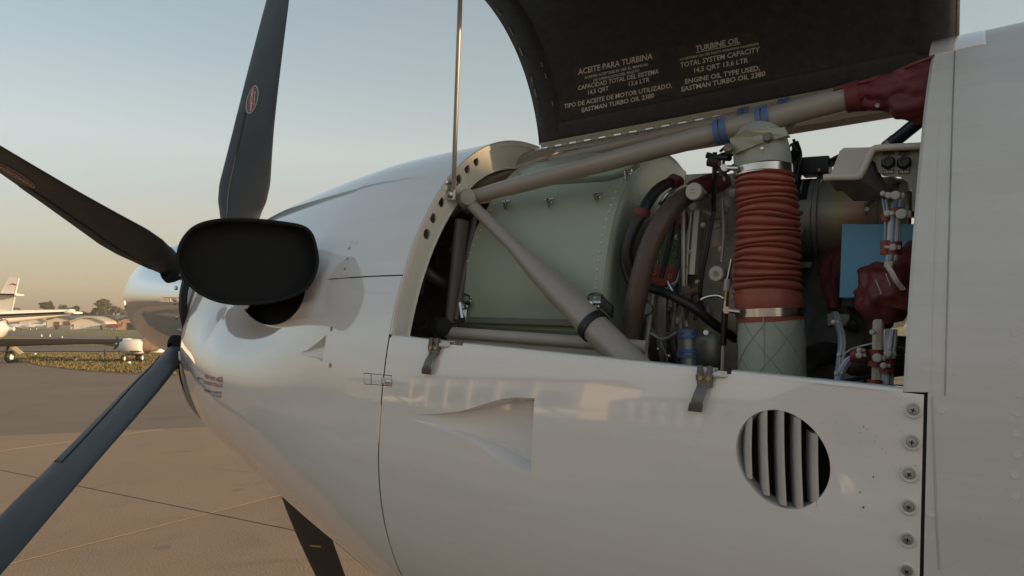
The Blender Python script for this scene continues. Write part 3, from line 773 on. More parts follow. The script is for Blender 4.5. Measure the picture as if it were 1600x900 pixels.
# scuff line on the fuselage skin
x0 = hit(S, 1457, 620, 0, 0); x1 = hit(S, 1468, 890, 0, -.5)
mk("sealant_streak", tube([S(x0[0] + (x1[0] - x0[0]) * t, x0[1] + (x1[1] - x0[1]) * t, -.0012) for t in lin(0, 1, 20)], .0019, n=8), VANE, fus)

# ---- arch frame at the front of the opening
outer, inner = [], []
aa = lin(edge_a(XA) + .01, math.pi - .12, 70)
def ringp(a, off): p = S(XA, a, off); return Vector((XA, p.y, p.z))
def arc_off(a): return .050 + .012 * smoothstep((a - 1.0) / .6) 
outer = [ringp(a, -.010) for a in aa]; inner = [ringp(a, -arc_off(a) - .006) for a in aa]
holes = []
for px, py, r in ((667, 366, 8.5), (677, 341, 8.2), (690, 316, 8.2), (717, 280, 7.5), (730, 264, 7.5), (744, 252.5, 7.5)):
    c = P(px, py, x=XA); rm = r * depth(c) / FPX * 1.0
    holes.append([Vector((XA, c.y + rm * 1.0 * math.cos(t), c.z + rm * math.sin(t))) for t in lin(0, 2 * math.pi, 25)[:-1]])
fr = mk("arch_frame", plate(outer + inner[::-1], holes, (-.004, 0, 0)), FLANGE, AC, smooth=0)
# joggled skin land outside the frame and the inner bead
v = []
for a in aa: v += [ringp(a, -.001) + Vector((.003, 0, 0)), ringp(a, -.012) + Vector((.003, 0, 0)), ringp(a, -.013) + Vector((-.004, 0, 0)), ringp(a, -.001) + Vector((-.004, 0, 0))]
f = [(k * 4 + i, k * 4 + (i + 1) % 4, (k + 1) * 4 + (i + 1) % 4, (k + 1) * 4 + i) for k in range(len(aa) - 1) for i in range(4)] + [(0, 1, 2, 3)]
mk("skin_land", (v, f), WHITE, fr)
mk("frame_bead", tube([ringp(a, -arc_off(a) - .006) for a in aa], .0028, n=8), FLANGE, fr)
# shallow return of the frame going forward
v = []
for a in aa: v += [ringp(a, -arc_off(a) - .006), ringp(a, -arc_off(a) - .004) + Vector((-.05, 0, 0))]
mk("frame_return", (v, [(k * 2, k * 2 + 1, k * 2 + 3, k * 2 + 2) for k in range(len(aa) - 1)]), FLANGE, fr)

# ================================================================== UPPER DOORS
H0 = P(845, 232, x=-.90); H1 = P(1478, 118, x=-.012)
H0.y = 0.01; H1.y = 0.0
H0 = P(845, 234, y=0.0); H1 = P(1481, 118, y=0.0)
print("hinge", H0, H1)
# integrate the arc numerically: simple and exact enough
def make_arc(rad, th0, straight, n=400, L=.78):
    pts = [(0., 0.)]; th = th0; ds = L / n; y = z = 0.
    for i in range(n):
        s = i * ds; r_ = rad if not callable(rad) else rad(s)
        if s > straight: th -= ds / r_
        y -= ds * math.cos(th); z += ds * math.sin(th); pts.append((y, z))
    return pts, ds
ARC, DS = make_arc(.37, R(77), .0)
def arcp(s):
    s = max(0, min(.779, s)); i = int(s / DS); t = s / DS - i
    a, b = ARC[i], ARC[min(i + 1, len(ARC) - 1)]; return a[0] + (b[0] - a[0]) * t, a[1] + (b[1] - a[1]) * t
def D(u, s, off=0.0):
    """raised port door: u 0..1 along the hinge, s metres up the arc; off moves towards the camera side"""
    h = H0.lerp(H1, u); y, z = arcp(s); y2, z2 = arcp(s + .002); n_ = Vector((0, -(z2 - z), (y2 - y))).normalized()
    return h + Vector((0, y, z)) + n_ * off
mk_us = lin(-.004, 1.02, 40)
dv = grid(lambda u, s: D(u, s + .012), mk_us, lin(0, .74, 60))
updoor = mk("upper_cowl_door", dv, CARBON, AC); solid(updoor, .012, 1)
# stiffening edge channels front and rear and beside the hinge
def edge_chan(u0, u1, s0, s1, h=.010):
    return grid(lambda u, s: D(u, s, h * math.sin(math.pi * min(1, max(0, (u - u0) / (u1 - u0)))) ** .35), lin(u0, u1, 8), lin(s0, s1, 40))
mk("door_front_channel", edge_chan(.0, .075, .02, .74), CARBON, updoor)
mk("door_rear_channel", edge_chan(.93, 1.015, .05, .74), CARBON, updoor)
mk("door_hinge_channel", grid(lambda u, s: D(u, s, .0065 * math.sin(math.pi * (s - .0165) / .042) ** .22 if .0165 < s < .0585 else .0005), lin(.0, 1.0, 30), lin(.0165, .0585, 14)), CARBON, updoor)
# pale scuffs on the front channel
for s_ in (.13, .16, .24, .30, .36, .44, .50):
    mk("edge_fastener", tube([D(.018, s_, .0105), D(.019, s_ + .022, .0105)], .0016, n=6), DULL, updoor)
for s_ in (.10, .17, .20): mk("edge_fastener", tube([D(.062, s_, .0105), D(.062, s_ + .012, .0105)], .0012, n=6), DULL, updoor)
# hinge: two leaves, knuckles, rivets
leafu = grid(lambda u, s: D(u, s, .0035), lin(.004, .985, 30), lin(.004, .0165, 6)); hg = mk("hinge_leaf", leafu, HINGE, AC); solid(hg, .002)
def low_leaf(u, s): return H0.lerp(H1, u) + Vector((0, -s * .80, -s * .60))
lf = mk("fixed_hinge_leaf", grid(low_leaf, lin(.004, .97, 30), lin(.004, .030, 5)), HINGE, AC); solid(lf, .002)
kn = None
for k in range(44):
    u = .006 + .0222 * k
    a_, b_ = H0.lerp(H1, u), H0.lerp(H1, u + .0205); mt = STEEL if k % 2 == 0 else HINGE
    mk("hinge_knuckle", tube([a_ + Vector((0, -.003, .001)), b_ + Vector((0, -.003, .001))], .0055, n=10), mt, hg)
rv0 = None
for k in range(30):
    u = .02 + .033 * k
    if u > .97: break
    p = D(u, .0105, .0035); n_ = (D(u, .0105, .02) - D(u, .0105, 0)).normalized()
    mk("hinge_rivet", disc(p, n_, .0036, .0015, 10), BLACK, hg)
    q = low_leaf(u + .012, .017); mk("hinge_rivet", disc(q, Vector((0, -.6, .8)), .0032, .002, 10), STEEL, lf)
mk("hinge_pin_end", tube([H0 + Vector((-.03, -.003, .001)), H0 + Vector((.0, -.003, .001))], .0045, n=10), STEEL, hg)
# top spine under the hinge (fixed)
sp = [H0 + Vector((0, .0, -.028)), H1 + Vector((0, .0, -.028))]
mk("top_spine", box((H0 + H1) / 2 + Vector((0, .035, -.020)), (H1 - H0).length - .01, .075, .022, (H1 - H0).normalized()), FLANGE, AC, bevel=.003)
# starboard upper door, raised nearly level
def D2(u, s):
    h = H0.lerp(H1, u); th = R(14) - s * .25; return h + Vector((0, .02 + s * math.cos(th), -.006 + s * math.sin(th) + .0))
o = mk("starboard_upper_door", grid(D2, lin(0.0, 1.0, 16), lin(0, .40, 20)), CARBON, AC); solid(o, .01, 1)

# ---- placards
Dl = lambda u, s: D(u, s, .0022)
Dk = lambda u, s: D(u, s, .0012)
def placard(c4):
    q = [hit(Dk, *c, .3, .2) for c in c4]
    fn = lambda a, b: Dk((q[0][0] * (1 - a) + q[1][0] * a) * (1 - b) + (q[3][0] * (1 - a) + q[2][0] * a) * b, (q[0][1] * (1 - a) + q[1][1] * a) * (1 - b) + (q[3][1] * (1 - a) + q[2][1] * a) * b)
    return mk("oil_placard", grid(fn, lin(0, 1, 8), lin(0, 1, 6)), STICK, updoor)
pa = placard([(896, 107), (1027, 79), (1034, 121), (901, 153)]); pb = placard([(873, 163), (1062, 122), (1066, 141), (876, 183)])
pc = placard([(1058, 72), (1184, 49), (1191, 96), (1063, 123)]); pd = placard([(1052, 131), (1200, 97), (1203, 121), (1055, 152)])
for par, body, l, r_, h in ((pa, "ACEITE PARA TURBINA", (903.4, 117), (1019.5, 92), 9), (pa, "ACEITES ACEPTABLES VER EL MANUAL", (913, 123.6), (1013, 102), 4),
        (pa, "DE OPERACIÓN DEL PILOTO", (927.4, 127.5), (999, 112), 4), (pa, "CAPACIDAD TOTAL DEL SISTEMA", (903.4, 141), (1029, 114.6), 6.8), (pa, "14,5 QRT", (919, 148), (951, 141), 6.8),
        (pa, "13,6 LTR", (982.6, 134.5), (1015, 127.5), 6.8), (pb, "TIPO DE ACEITE DE MOTOR UTILIZADO,", (881.5, 169.5), (1050, 136.5), 6.8), (pb, "EASTMAN TURBO OIL 2380", (909, 175.5), (1022, 152.4), 6.8),
        (pc, "TURBINE OIL", (1087, 80.4), (1156, 66.8), 8.6), (pc, "ACCEPTABLE OILS SEE PILOT'S OPERATING HANDBOOK", (1062, 94.8), (1186, 69.8), 3.4), (pc, "TOTAL SYSTEM CAPACITY", (1063, 105.8), (1187, 81), 7.8),
        (pc, "14,5 QRT 13,6 LTR", (1084.6, 113.6), (1169, 97.5), 7.4), (pd, "ENGINE OIL TYPE USED,", (1070.5, 131), (1187.5, 109.5), 7.4), (pd, "EASTMAN TURBO OIL 2380", (1065, 143), (1195.6, 118.5), 7.4)):
    surf_text("placard_lettering", body, Dl, l, r_, h, (.3, .2), TEXT_W, par)
surf_text("placard_underline", ([(0, 0), (1, 0), (1, 1), (0, 1)], [(0, 1, 2, 3)]), Dl, (1088, 82.6), (1157, 69), 1.0, (.3, .2), TEXT_W, pc)
# support rod holding the door
r0_ = P(708, 303, x=XA + .012); r1_ = P(721, -60, y=r0_.y - .08)
rod = mk("door_support_rod", tube([r0_, r1_], .0047, n=12), DULL, AC)
mk("rod_end_fitting", join(tube([r0_ + Vector((0, 0, .03)), r0_ + Vector((0, 0, -.012))], .0062, n=10), disc(r0_ + Vector((-.012, 0, -.002)), (1, 0, 0), .011, .016, 14), tube([r0_ + Vector((-.004, -.018, .022)), r0_ + Vector((-.004, .018, .022))], .003, n=8)), STEEL, rod)

# specks of soot and chipped paint behind the outlet
for px_, py_, r_ in ((1349, 667, 1.2), (1353, 671, .9), (1343, 676, 1.0), (1369, 681, .9), (1366, 690, 1.0), (1378, 702, 1.0), (1384, 708, .8), (1343, 770, 2.0), (1349, 794, 2.2), (1364, 746, 1.4), (1407, 733, 1.0), (1430, 728, 1.0), (1305, 660, .8), (1357, 630, .7), (1281, 646, .6), (1407, 673, .6), (1460, 700, .8)):
    x, a = hit(S, px_, py_, -.1, -.2); p = door_skin(x, a) if x < XF else S(x, a); n_ = Sn(x, a); u = n_.cross(Vector((1, 0, 0))).normalized(); w_ = u.cross(n_); r_ *= .0006
    vv = [p + n_ * .0004 + (u * math.sin(t) * random.uniform(.6, 1.5) + w_ * math.cos(t) * random.uniform(.5, 1.2)) * r_ for t in lin(0, 2 * math.pi, 9)[:-1]]
    mk("soot_speck", (vv, [tuple(range(8))]), DARKPART, door if x < XF else fus, smooth=0)
# rivet row dots on the nose skin beside the seams

# ================================================================== ENGINE BAY
def T(px0, py0, y0, px1, py1, y1): return P(px0, py0, y=y0), P(px1, py1, y=y1)
def wr(px, p): return px * depth(p) / FPX
LEDGE = mat("pale_ledge_paint", (.52, .47, .41), .38, noise=.08, nscale=9)
# ---- sage green plenum barrel round the hot section
GX0, GX1, GR, GZ = -.868, -.568, .335, .034
def GP(x, a, off=0.):
    """a = 0 at port side, pi/2 on top; below the axis the wall drops straight"""
    x -= .055 * smoothstep((.75 - a) / 1.1) * (GX1 - x) / (GX1 - GX0)
    if a >= 0: return Vector((x, -(GR + off) * math.cos(a), GZ + (GR + off) * math.sin(a)))
    return Vector((x, -(GR + off) + .10 * (-a) * .6, GZ + a * GR))
xs_ = lin(GX0, GX1, 14)
brl = mk("plenum_barrel", grid(lambda x, a: GP(x, a), xs_, lin(-.34, math.pi, 70)), GREEN, AC, smooth=60); solid(brl, .002)
# aft wall: annulus facing aft, with rolled edge
v = []
for a in lin(-.34, math.pi, 60):
    for q, dx in ((0, 0), (-.004, .006), (-.012, .009), (-.05, .006), (-.17, -.004)): v.append(GP(GX1 + dx, a, q) if a >= 0 else GP(GX1 + dx, a, q))
mk("plenum_aft_wall", (v, [(k * 5 + i, k * 5 + i + 1, (k + 1) * 5 + i + 1, (k + 1) * 5 + i) for k in range(59) for i in range(4)]), GREEN, brl, smooth=60)
mk("plenum_edge_band", grid(lambda x, a: GP(x, a, .0022), lin(GX1 - .026, GX1 + .001, 3), lin(-.34, 2.6, 60)), GREEN, brl, smooth=60)
mk("plenum_front_band", grid(lambda x, a: GP(x, a, .0022), lin(GX0, GX0 + .026, 3), lin(-.34, 2.6, 60)), GREEN, brl, smooth=60)
# raised inspection cover with rounded corners
def cover_outline():
    x0, x1, a0, a1, r = GX0 + .035, GX1 - .004, .82, 1.9, .05; ra = r / GR; pts = []
    for cx, ca, t0 in ((x1 - r, a0 + ra, -math.pi / 2), (x1 - r, a1, 0), (x0 + r, a1, math.pi / 2), (x0 + r, a0 + ra, math.pi)):
        for k in range(9):
            t = t0 + math.pi / 2 * k / 8; pts.append((cx + r * math.cos(t), ca + ra * math.sin(t)))
    return pts
co = cover_outline(); cx_ = (GX0 + GX1) / 2; ca_ = 1.36
v = []; L_ = 16
for k in range(L_ + 1):
    q = k / L_
    for (x, a) in co: v.append(GP(cx_ + (x - cx_) * q, ca_ + (a - ca_) * q, .0115))
for (x, a) in co: v.append(GP(x, a, .0005))
n = len(co)
f = [(k * n + i, k * n + (i + 1) % n, (k + 1) * n + (i + 1) % n, (k + 1) * n + i) for k in range(L_ + 1) for i in range(n)]
cov = mk("inspection_cover", (v, f), GREEN, brl, smooth=40)
mk("cover_gasket", tube([GP(x + (x - cx_) * .02, a + (a - ca_) * .015, .0012) for x, a in co], .0055, n=8, closed=True), GREEN_D, cov)
def green_latch(px, py, yy, big=False):
    p = P(px, py, y=yy); k = 1.6 if big else .8
    body = join(disc(p + Vector((0, .002, 0)), (0, -1, .3), .0065 * k, .006 * k, 14), tube([p + Vector((-.012 * k, -.004, .004)), p + Vector((.012 * k, -.004, .006))], .0035 * k, n=8),
                tube([p + Vector((-.004 * k, -.006, .006)), p + Vector((.002 * k, -.009, -.016 * k))], .0032 * k, n=8, flat=1.8))
    o = mk("spring_latch", body, STEEL, brl)
    if big:
        mk("latch_tail", box(p + Vector((.002, -.006, -.022)), .014, .005, .03, (1, 0, .1)), STEEL, o, bevel=.0015)
        mk("latch_hook_wire", tube([p + Vector((-.011, -.004, .004)), p + Vector((-.014, -.003, .018)), p + Vector((0, -.003, .024)), p + Vector((.014, -.003, .018)), p + Vector((.011, -.004, .006))], .0022, n=6, sm=4), STEEL, o)
    return o
def on_barrel(px, py, x, a=.9, off=.008):
    xx, aa_ = hit(lambda u, v_: GP(u, v_, off), px, py, x, a); return GP(xx, aa_, off)
for px, py, xg in ((793, 319, -.8), (860, 316, -.7), (935, 308, -.62), (981, 272, -.6)):
    p = on_barrel(px, py, xg); c_ = proj(p); o = green_latch(px, py, p.y)
for px, py in ((727, 478), (931, 478)): green_latch(px, py, -.338, True)
rivs = []
def rivet_on(a, x, par=brl, mt=FLANGE):
    p = GP(x, a, .0022 if a >= 0 else .0022); n_ = Vector((0, -math.cos(max(a, 0)), math.sin(max(a, 0))))
    if not rivs: o = mk("rivet", disc(Vector(), (0, -1, .25), .0022, .0018, 8), FLANGE, par); o.location = p; rivs.append(o)
    else: c = rivs[0].copy(); scene.collection.objects.link(c); c.location = p
for k in range(22):
    a = -.30 + k * .052
    if a < 1.05: rivet_on(a, GX1 - .013)
    if a < .78: rivet_on(a, GX0 + .013)
for k in range(5): rivet_on(.99 + k * .10, GX1 - .010)
skr = tube([GP(x, -.205, .0006) for x in lin(GX0, GX1, 8)], .0012, n=6); mk("plenum_seam", skr, BLACK, brl)
# lower rails
ra, rb = P(706, 499, y=-.336), P(930, 506, y=-.336)
rail = mk("plenum_rail", join(box((ra + rb) / 2, (rb - ra).length, .020, .013, (rb - ra).normalized()), box((ra + rb) / 2 + Vector((0, .012, -.022)), (rb - ra).length, .004, .045, (rb - ra).normalized())), GREEN_D, AC, bevel=.003)
ra, rb = P(697, 519, y=-.375), P(1010, 542, y=-.375)
mk("side_longeron", join(tube([ra, rb], .0115, n=14), box((ra + rb) / 2 + Vector((0, .006, -.045)), (rb - ra).length, .008, .085, (rb - ra).normalized())), LEDGE, AC, bevel=.002)

# ---- engine mount tubes

j0 = P(733, 309, x=-.880)
j1 = P(1452, 117, y=-.33)
e = P(1345, 148, y=-.325)
t1 = mk("engine_mount_tube", tube([j0, j0.lerp(e, .15), e, j1], [.0135, .0165, .0190, .0195, .0200], n=20), TUBE, AC)
d0 = P(733, 316, x=-.875); d1 = P(990, 572, y=-.46); dm = d0.lerp(d1, .33); dn = d0.lerp(d1, .47); dp_ = d0.lerp(d1, .80)
mk("engine_mount_tube", tube([d0, d0.lerp(d1, .1), dm, dn, d0.lerp(d1, .62), dp_, d1 + (d1 - d0) * .25], [.0125, .0125, .0135, .021, .0245, .026, .026], n=20), TUBE, AC)
mk("mount_joint_boss", lathe(j0 + Vector((.006, -.012, -.004)), (-.5, .75, 0), [(-.02, .0001), (-.018, .015), (.0, .021), (.03, .024), (.07, .024), (.075, .001)], 20), TUBE, AC)
ck = d0.lerp(d1, .785); dd_ = (d1 - d0).normalized()
mk("black_clamp", join(lathe(ck, dd_, [(0, .026), (0, .0295), (.014, .0295), (.014, .026)], 24), box(ck + Vector((.02, .02, .03)), .03, .01, .02, dd_)), RUBBER, AC)
# the far side and top mount tubes, seen above and behind the near one
mk("engine_mount_tube", tube([P(838, 256, y=-.03), P(1262, 158, y=-.03), P(1340, 138, y=-.03)], [.012, .0135, .0135], n=16), TUBE, AC)
mk("heat_shield_duct", tube([P(700, 330, y=-.17), P(760, 283, y=-.14), P(835, 252, y=-.05), P(870, 244, y=0.0)], [.02, .03, .026, .02], n=16, sm=5), TUBE, AC)
# lock bracket by the hinge start
bp_ = P(822, 240, y=-.03)
mk("hinge_bracket", join(box(bp_, .055, .02, .012), box(bp_ + Vector((.03, 0, -.004)), .05, .012, .006), tube([bp_ + Vector((-.02, -.012, 0)), bp_ + Vector((.05, -.012, -.004))], .0035, n=8), disc(bp_ + Vector((-.012, -.008, .003)), (0, -1, .2), .006, .006, 12)), DULL, AC, bevel=.001)
# blue clamps on the tubes
def tube_clamp(px, py, a, b, r, n_=2):
    c = P(px, py, y=(a.y + b.y) / 2); dirn = (b - a).normalized()
    # project the centre onto the tube axis
    best = min((a.lerp(b, k / 200) for k in range(201)), key=lambda q: abs(proj(q)[0] - px))
    for k in range(n_):
        o_ = best + dirn * (.012 * (k - .5))
        ring = mk("blue_clamp", lathe(o_, dirn, [(-.0045, r), (-.0045, r + .0038), (.0045, r + .0038), (.0045, r)], 20), BLUECL, AC)
    mk("clamp_screw", join(disc(best + Vector((-.002, .012, r + .001)), (0, 0, 1), .003, .005, 10)), DULL, ring)
tube_clamp(1128, 207, j0, e, .0185); tube_clamp(1193, 190, j0, e, .019)
tube_clamp(1163, 183, P(838, 256, y=-.03), P(1262, 158, y=-.03), .0135); tube_clamp(1226, 165, P(838, 256, y=-.03), P(1262, 158, y=-.03), .0135)

import mathutils.noise as mnoise
# ---- cloth / rubber boots: rumpled sleeves
def sleeve(name, path, radii, material, wr_=.18, n=72, k=16, seed=1, folds=3.0, flat=1.0):
    pth = catmull(path, k); rnd = random.Random(seed); ph = [rnd.uniform(0, 6.28) for _ in range(6)]
    v, f = [], []; nrm = None; m_ = len(pth)
    for i, p in enumerate(pth):
        t = (pth[min(i + 1, m_ - 1)] - pth[max(i - 1, 0)]).normalized()
        if nrm is None: nrm = Vector((0, 0, 1)) if abs(t.z) < .9 else Vector((1, 0, 0))
        nrm = (nrm - t * nrm.dot(t)).normalized(); b = t.cross(nrm); s = i / (m_ - 1)
        r = float(np.interp(s, lin(0, 1, len(radii)), radii)); env = math.sin(math.pi * min(1, max(0, s * 1.02))) ** .5
        for q in range(n):
            a = 2 * math.pi * q / n
            d = wr_ * 1.25 * env * (math.sin(3 * a + ph[0] + s * 5 * folds) * .45 + .35 * math.sin(5 * a + ph[1] - s * 9 * folds) + .3 * math.sin(2 * a + ph[2] + s * 14 * folds) + .22 * math.sin(8 * a + ph[3] + s * 6) + .22 * abs(math.sin(6 * a + ph[4] + s * 21)) - .1)
            d = d if d < 0 else d * .5
            pn_ = p + (nrm * math.cos(a) + b * math.sin(a)) * r
            nz_ = mnoise.noise(Vector((pn_.x * 22, pn_.y * 22, pn_.z * 30)) + Vector((seed, 0, 0))); n2_ = mnoise.noise(pn_ * 55 + Vector((0, seed, 0)))
            d += env * (.11 * (1 - 2.6 * abs(nz_)) - .08 + .03 * (1 - 2.5 * abs(n2_)))
            v.append(p + nrm * (math.cos(a) * r * (1 + d)) + b * (math.sin(a) * r * (1 + d) * flat))
    for i in range(m_ - 1):
        for q in range(n): f.append((i * n + q, i * n + (q + 1) % n, (i + 1) * n + (q + 1) % n, (i + 1) * n + q))
    f.append(tuple(range(n))[::-1]); f.append(tuple((m_ - 1) * n + q for q in range(n)))
    return mk(name, (v, f), material, AC, smooth=60)
b0 = e + (j1 - e) * -.05
bt = sleeve("fire_sleeve_boot", [P(1322, 154, y=-.325), P(1355, 148, y=-.325), P(1392, 143, y=-.33), P(1425, 146, y=-.33), P(1470, 150, y=-.32)], [.0225, .0235, .030, .043, .050], BOOT, .16, seed=3, folds=1.3)
mk("boot_stitched_seam", tube([P(1302, 140, y=-.34), P(1340, 130, y=-.34), P(1385, 119, y=-.35), P(1420, 103, y=-.35), P(1460, 88, y=-.34)], .0030, n=6, sm=5), BOOT, bt)
mk("boot_cuff", lathe(P(1322, 154, y=-.325), (P(1355, 146, y=-.325) - P(1322, 154, y=-.325)), [(0, .021), (0, .0235), (.02, .0245), (.02, .021)], 24), BOOT, bt)
mk("boot_snap", disc(P(1371, 165, y=-.355), (0, -1, -.2), .0035, .003, 12), DULL, bt)
# dark navy gas strut
mk("dark_strut", tube([P(1395, 223, y=-.02), P(1450, 178, y=-.06)], .0125, n=14), NAVY, AC)
mk("strut_collar", tube([P(1385, 231, y=-.01), P(1400, 219, y=-.02)], .0135, n=14), DULL, AC)

# ---- engine cases
mk("compressor_case", lathe((-.56, 0, .02), (1, 0, 0), [(0, .06), (0, .20), (.03, .245), (.06, .250), (.075, .262), (.088, .262), (.088, .248), (.19, .252), (.205, .262), (.22, .262), (.222, .22), (.26, .19), (.30, .19)], 72), CAST, AC, smooth=40)
mk("case_flange", lathe((-.475, 0, .02), (1, 0, 0), [(0, .25), (0, .268), (.006, .268), (.006, .25)], 72), DULL, AC)
bl = None
for k in range(36):
    a = 2 * math.pi * k / 36; p = Vector((-.469, .26 * math.cos(a), .02 + .26 * math.sin(a)))
    if bl is None: bl = mk("case_bolt", disc(Vector(), (1, 0, 0), .0048, .007, 6), STEEL, AC); bl.location = AC_OFF + p
    else: c = bl.copy(); scene.collection.objects.link(c); c.location = AC_OFF + p
mk("gearbox_housing", join(lathe((-.27, 0, -.06), (1, 0, 0), [(0, .05), (0, .19), (.05, .215), (.13, .20), (.14, .05)], 48)), DARKPART, AC, smooth=40)
# cast ribs and bosses on the near side of the case
def boss(px, py, y, r, dr, mt=CAST, name="case_boss", L=.03, par=None):
    p = P(px, py, y=y); return mk(name, join(lathe(p, dr, [(-L, r * 1.15), (-.004, r), (0, r * .86), (.0, .0001)], 20)), mt, par or AC)
boss(1135, 303, -.13, .05, (-.2, -1, .4)); boss(1090, 470, -.2, .035, (0, -1, 0)); boss(1098, 487, -.25, .016, (-.8, -1, 0), DULL); boss(1105, 526, -.24, .015, (-.8, -1, 0), DULL)
for px0, py0, px1, py1, r in ((1060, 300, 1048, 480, .006), (1070, 330, 1062, 560, .005), (1088, 330, 1080, 430, .012), (1022, 450, 1010, 540, .006)):
    mk("case_rib", tube([P(px0, py0, y=-.26), P(px1, py1, y=-.27)], r, n=8), DULL, AC)
# big smooth bronze housing behind the cable
def blob(name, c, rx, ry, rz, material, par=None, n=20):
    v, f = [], []; c = V(c)
    for i in range(n + 1):
        t = math.pi * i / n
        for k in range(2 * n):
            a = math.pi * k / n; g_ = lambda u: math.copysign(abs(u) ** .7, u)
            v.append(c + Vector((rx * g_(math.sin(t)) * g_(math.cos(a)), ry * g_(math.sin(t)) * g_(math.sin(a)), rz * g_(math.cos(t)))))
    for i in range(n):
        for k in range(2 * n): f.append((i * 2 * n + k, i * 2 * n + (k + 1) % (2 * n), (i + 1) * 2 * n + (k + 1) % (2 * n), (i + 1) * 2 * n + k))
    return mk(name, (v, f), material, par or AC, smooth=80)
blob("intermediate_housing", P(1112, 395, y=-.17), .055, .05, .12, CAST); blob("upper_housing", P(1120, 315, y=-.12), .06, .06, .035, DULL)
blob("lower_housing", P(1040, 505, y=-.2), .055, .05, .10, DARKPART); blob("pump_body", P(1110, 545, y=-.22), .035, .04, .04, DULL)
for px, py, w_, h_, y in ((1097, 283, 50, 20, -.10), (1130, 345, 20, 44, -.2), (1135, 470, 26, 60, -.2)):
    p = P(px, py, y=y); mk("casting_pad", box(p, wr(w_, p), .03, wr(h_, p)), CAST, AC, bevel=.003)
# printed slot plate (green with red ends)
pl = []
c0, c1 = P(1053, 345, y=-.275), P(1036, 425, y=-.275)
ax_ = (c1 - c0).normalized(); sx_ = Vector((1, 0, 0)); sx_ = (sx_ - ax_ * sx_.dot(ax_)).normalized(); rr_ = .027
def slot(grow, y): return [c1 + sx_ * ((rr_ + grow) * math.cos(t)) + ax_ * ((rr_ + grow) * math.sin(t)) + Vector((0, y, 0)) for t in lin(0, math.pi, 14)] + [c0 + sx_ * ((rr_ + grow) * math.cos(t)) + ax_ * ((rr_ + grow) * math.sin(t)) + Vector((0, y, 0)) for t in lin(math.pi, 2 * math.pi, 14)]
sl = mk("slot_frame", join(prism(slot(.0065, .006), (0, .012, 0)), tube(slot(.0055, 0), .0035, n=8, closed=True)), DULL, AC)
mk("printed_slot_plate", prism(slot(0, .001), (0, .004, 0)), PCBG, sl)
for c, t0 in ((c1, 0), (c0, math.pi)):
    pts = [c + sx_ * (rr_ * .97 * math.cos(t)) + ax_ * (rr_ * .97 * math.sin(t)) for t in lin(t0, t0 + math.pi, 14)]; sg = 1 if t0 == 0 else -1
    mk("red_end_field", prism([p + Vector((0, -.0005, 0)) for p in pts] + [c - sx_ * rr_ * sg * .97 - ax_ * .012 * sg, c + sx_ * rr_ * .97 * sg - ax_ * .012 * sg], (0, -.001, 0)), PCBR, sl)
mk("slot_channel", tube([c0.lerp(c1, -.1) + Vector((0, -.002, 0)), c0.lerp(c1, 1.12) + Vector((0, -.002, 0))], .0042, n=10), RUBBER, sl)
for q in (.0, .2, .42, .63, .85, 1.05):
    for sg in (-1, 1):
        p = c0.lerp(c1, q) + sx_ * (.016 * sg) + Vector((0, -.0025, 0)); mk("plate_eyelet", tube([p + sx_ * (.0035 * math.cos(t)) + ax_ * (.0035 * math.sin(t)) for t in lin(0, 2 * math.pi, 11)[:-1]], .0011, n=6, closed=True), GOLD, sl)

# ---- hoses and lines
def hose(name, pts, r, material, n=10, sm=6, par=None, flat=1.0):
    return mk(name, tube([P(*p[:2], y=p[2]) for p in pts], r, n=n, sm=sm, flat=flat), material, par or AC)
hose("brown_fire_sleeve_hose", [(1108, 290, -.18), (1082, 300, -.26), (1050, 325, -.32), (1022, 370, -.35), (1005, 420, -.36), (992, 480, -.36), (980, 545, -.35), (975, 590, -.34)], [.013, .017, .018, .019, .019, .019, .018, .018], HOSE, 18)
hose("hose_end_sleeve", [(1085, 298, -.25), (1110, 288, -.20), (1128, 285, -.16)], .0205, BOOT, 18)
hose("label_band", [(1066, 309, -.285), (1074, 303, -.272)], .0188, NYLON, 18, 0)
for c_, lab in (((1087, 300, -.31), 1), ((1122, 428, -.30), 0)):
    p = P(*c_[:2], y=c_[2]); kx = mk("white_faced_knob", disc(p, (-.12, -1, 0), .0155 if lab else .0135, .010, 28, .0015), NYLON, AC)
    mk("knob_neck", lathe(p + Vector((0, .03, 0)), (0, -1, 0), [(0, .012), (.03, .012)], 16), DULL, kx)
    if lab:
        for z_ in (.004, -.001, -.006):
            tv, tf = text_mesh("TEST PORT" if z_ > 0 else "CLOSED"); hh = .0022
            # two rows of tiny red printing, only blurred dashes in the photo
        for i_, z_ in enumerate((.003, -.003)): mk("printed_dashes", join(*[box(p + Vector((dx, -.0102, z_)), .003, .0003, .0012) for dx in (-.006, -.0022, .0016, .0054)]), TEXT_R, kx)
    else: mk("knob_centre", lathe(p, (-.12, -1, 0), [(.010, .006), (.0108, .0055), (.0108, .0042), (.010, .004), (.010, .0016), (.0112, .0012), (.0112, .0001)], 16), DULL, kx)
hose("black_hose", [(1060, 283, -.18), (1040, 288, -.26), (1020, 305, -.30), (1002, 335, -.33), (985, 370, -.34), (980, 400, -.34), (992, 430, -.33)], [.010, .010, .011, .011, .010, .010, .010], RUBBER, 14)
hose("hose_red_fitting", [(1050, 282, -.24), (1060, 286, -.22)], .0135, BOOT, 14, 0); hose("hose_red_fitting", [(1006, 326, -.33), (1001, 337, -.33)], .0145, BOOT, 14, 0)
hose("black_hose", [(985, 360, -.30), (975, 400, -.30), (985, 440, -.30), (1010, 448, -.31), (1050, 462, -.33), (1085, 482, -.33), (1118, 508, -.30), (1150, 530, -.25)], .0085, RUBBER, 12)
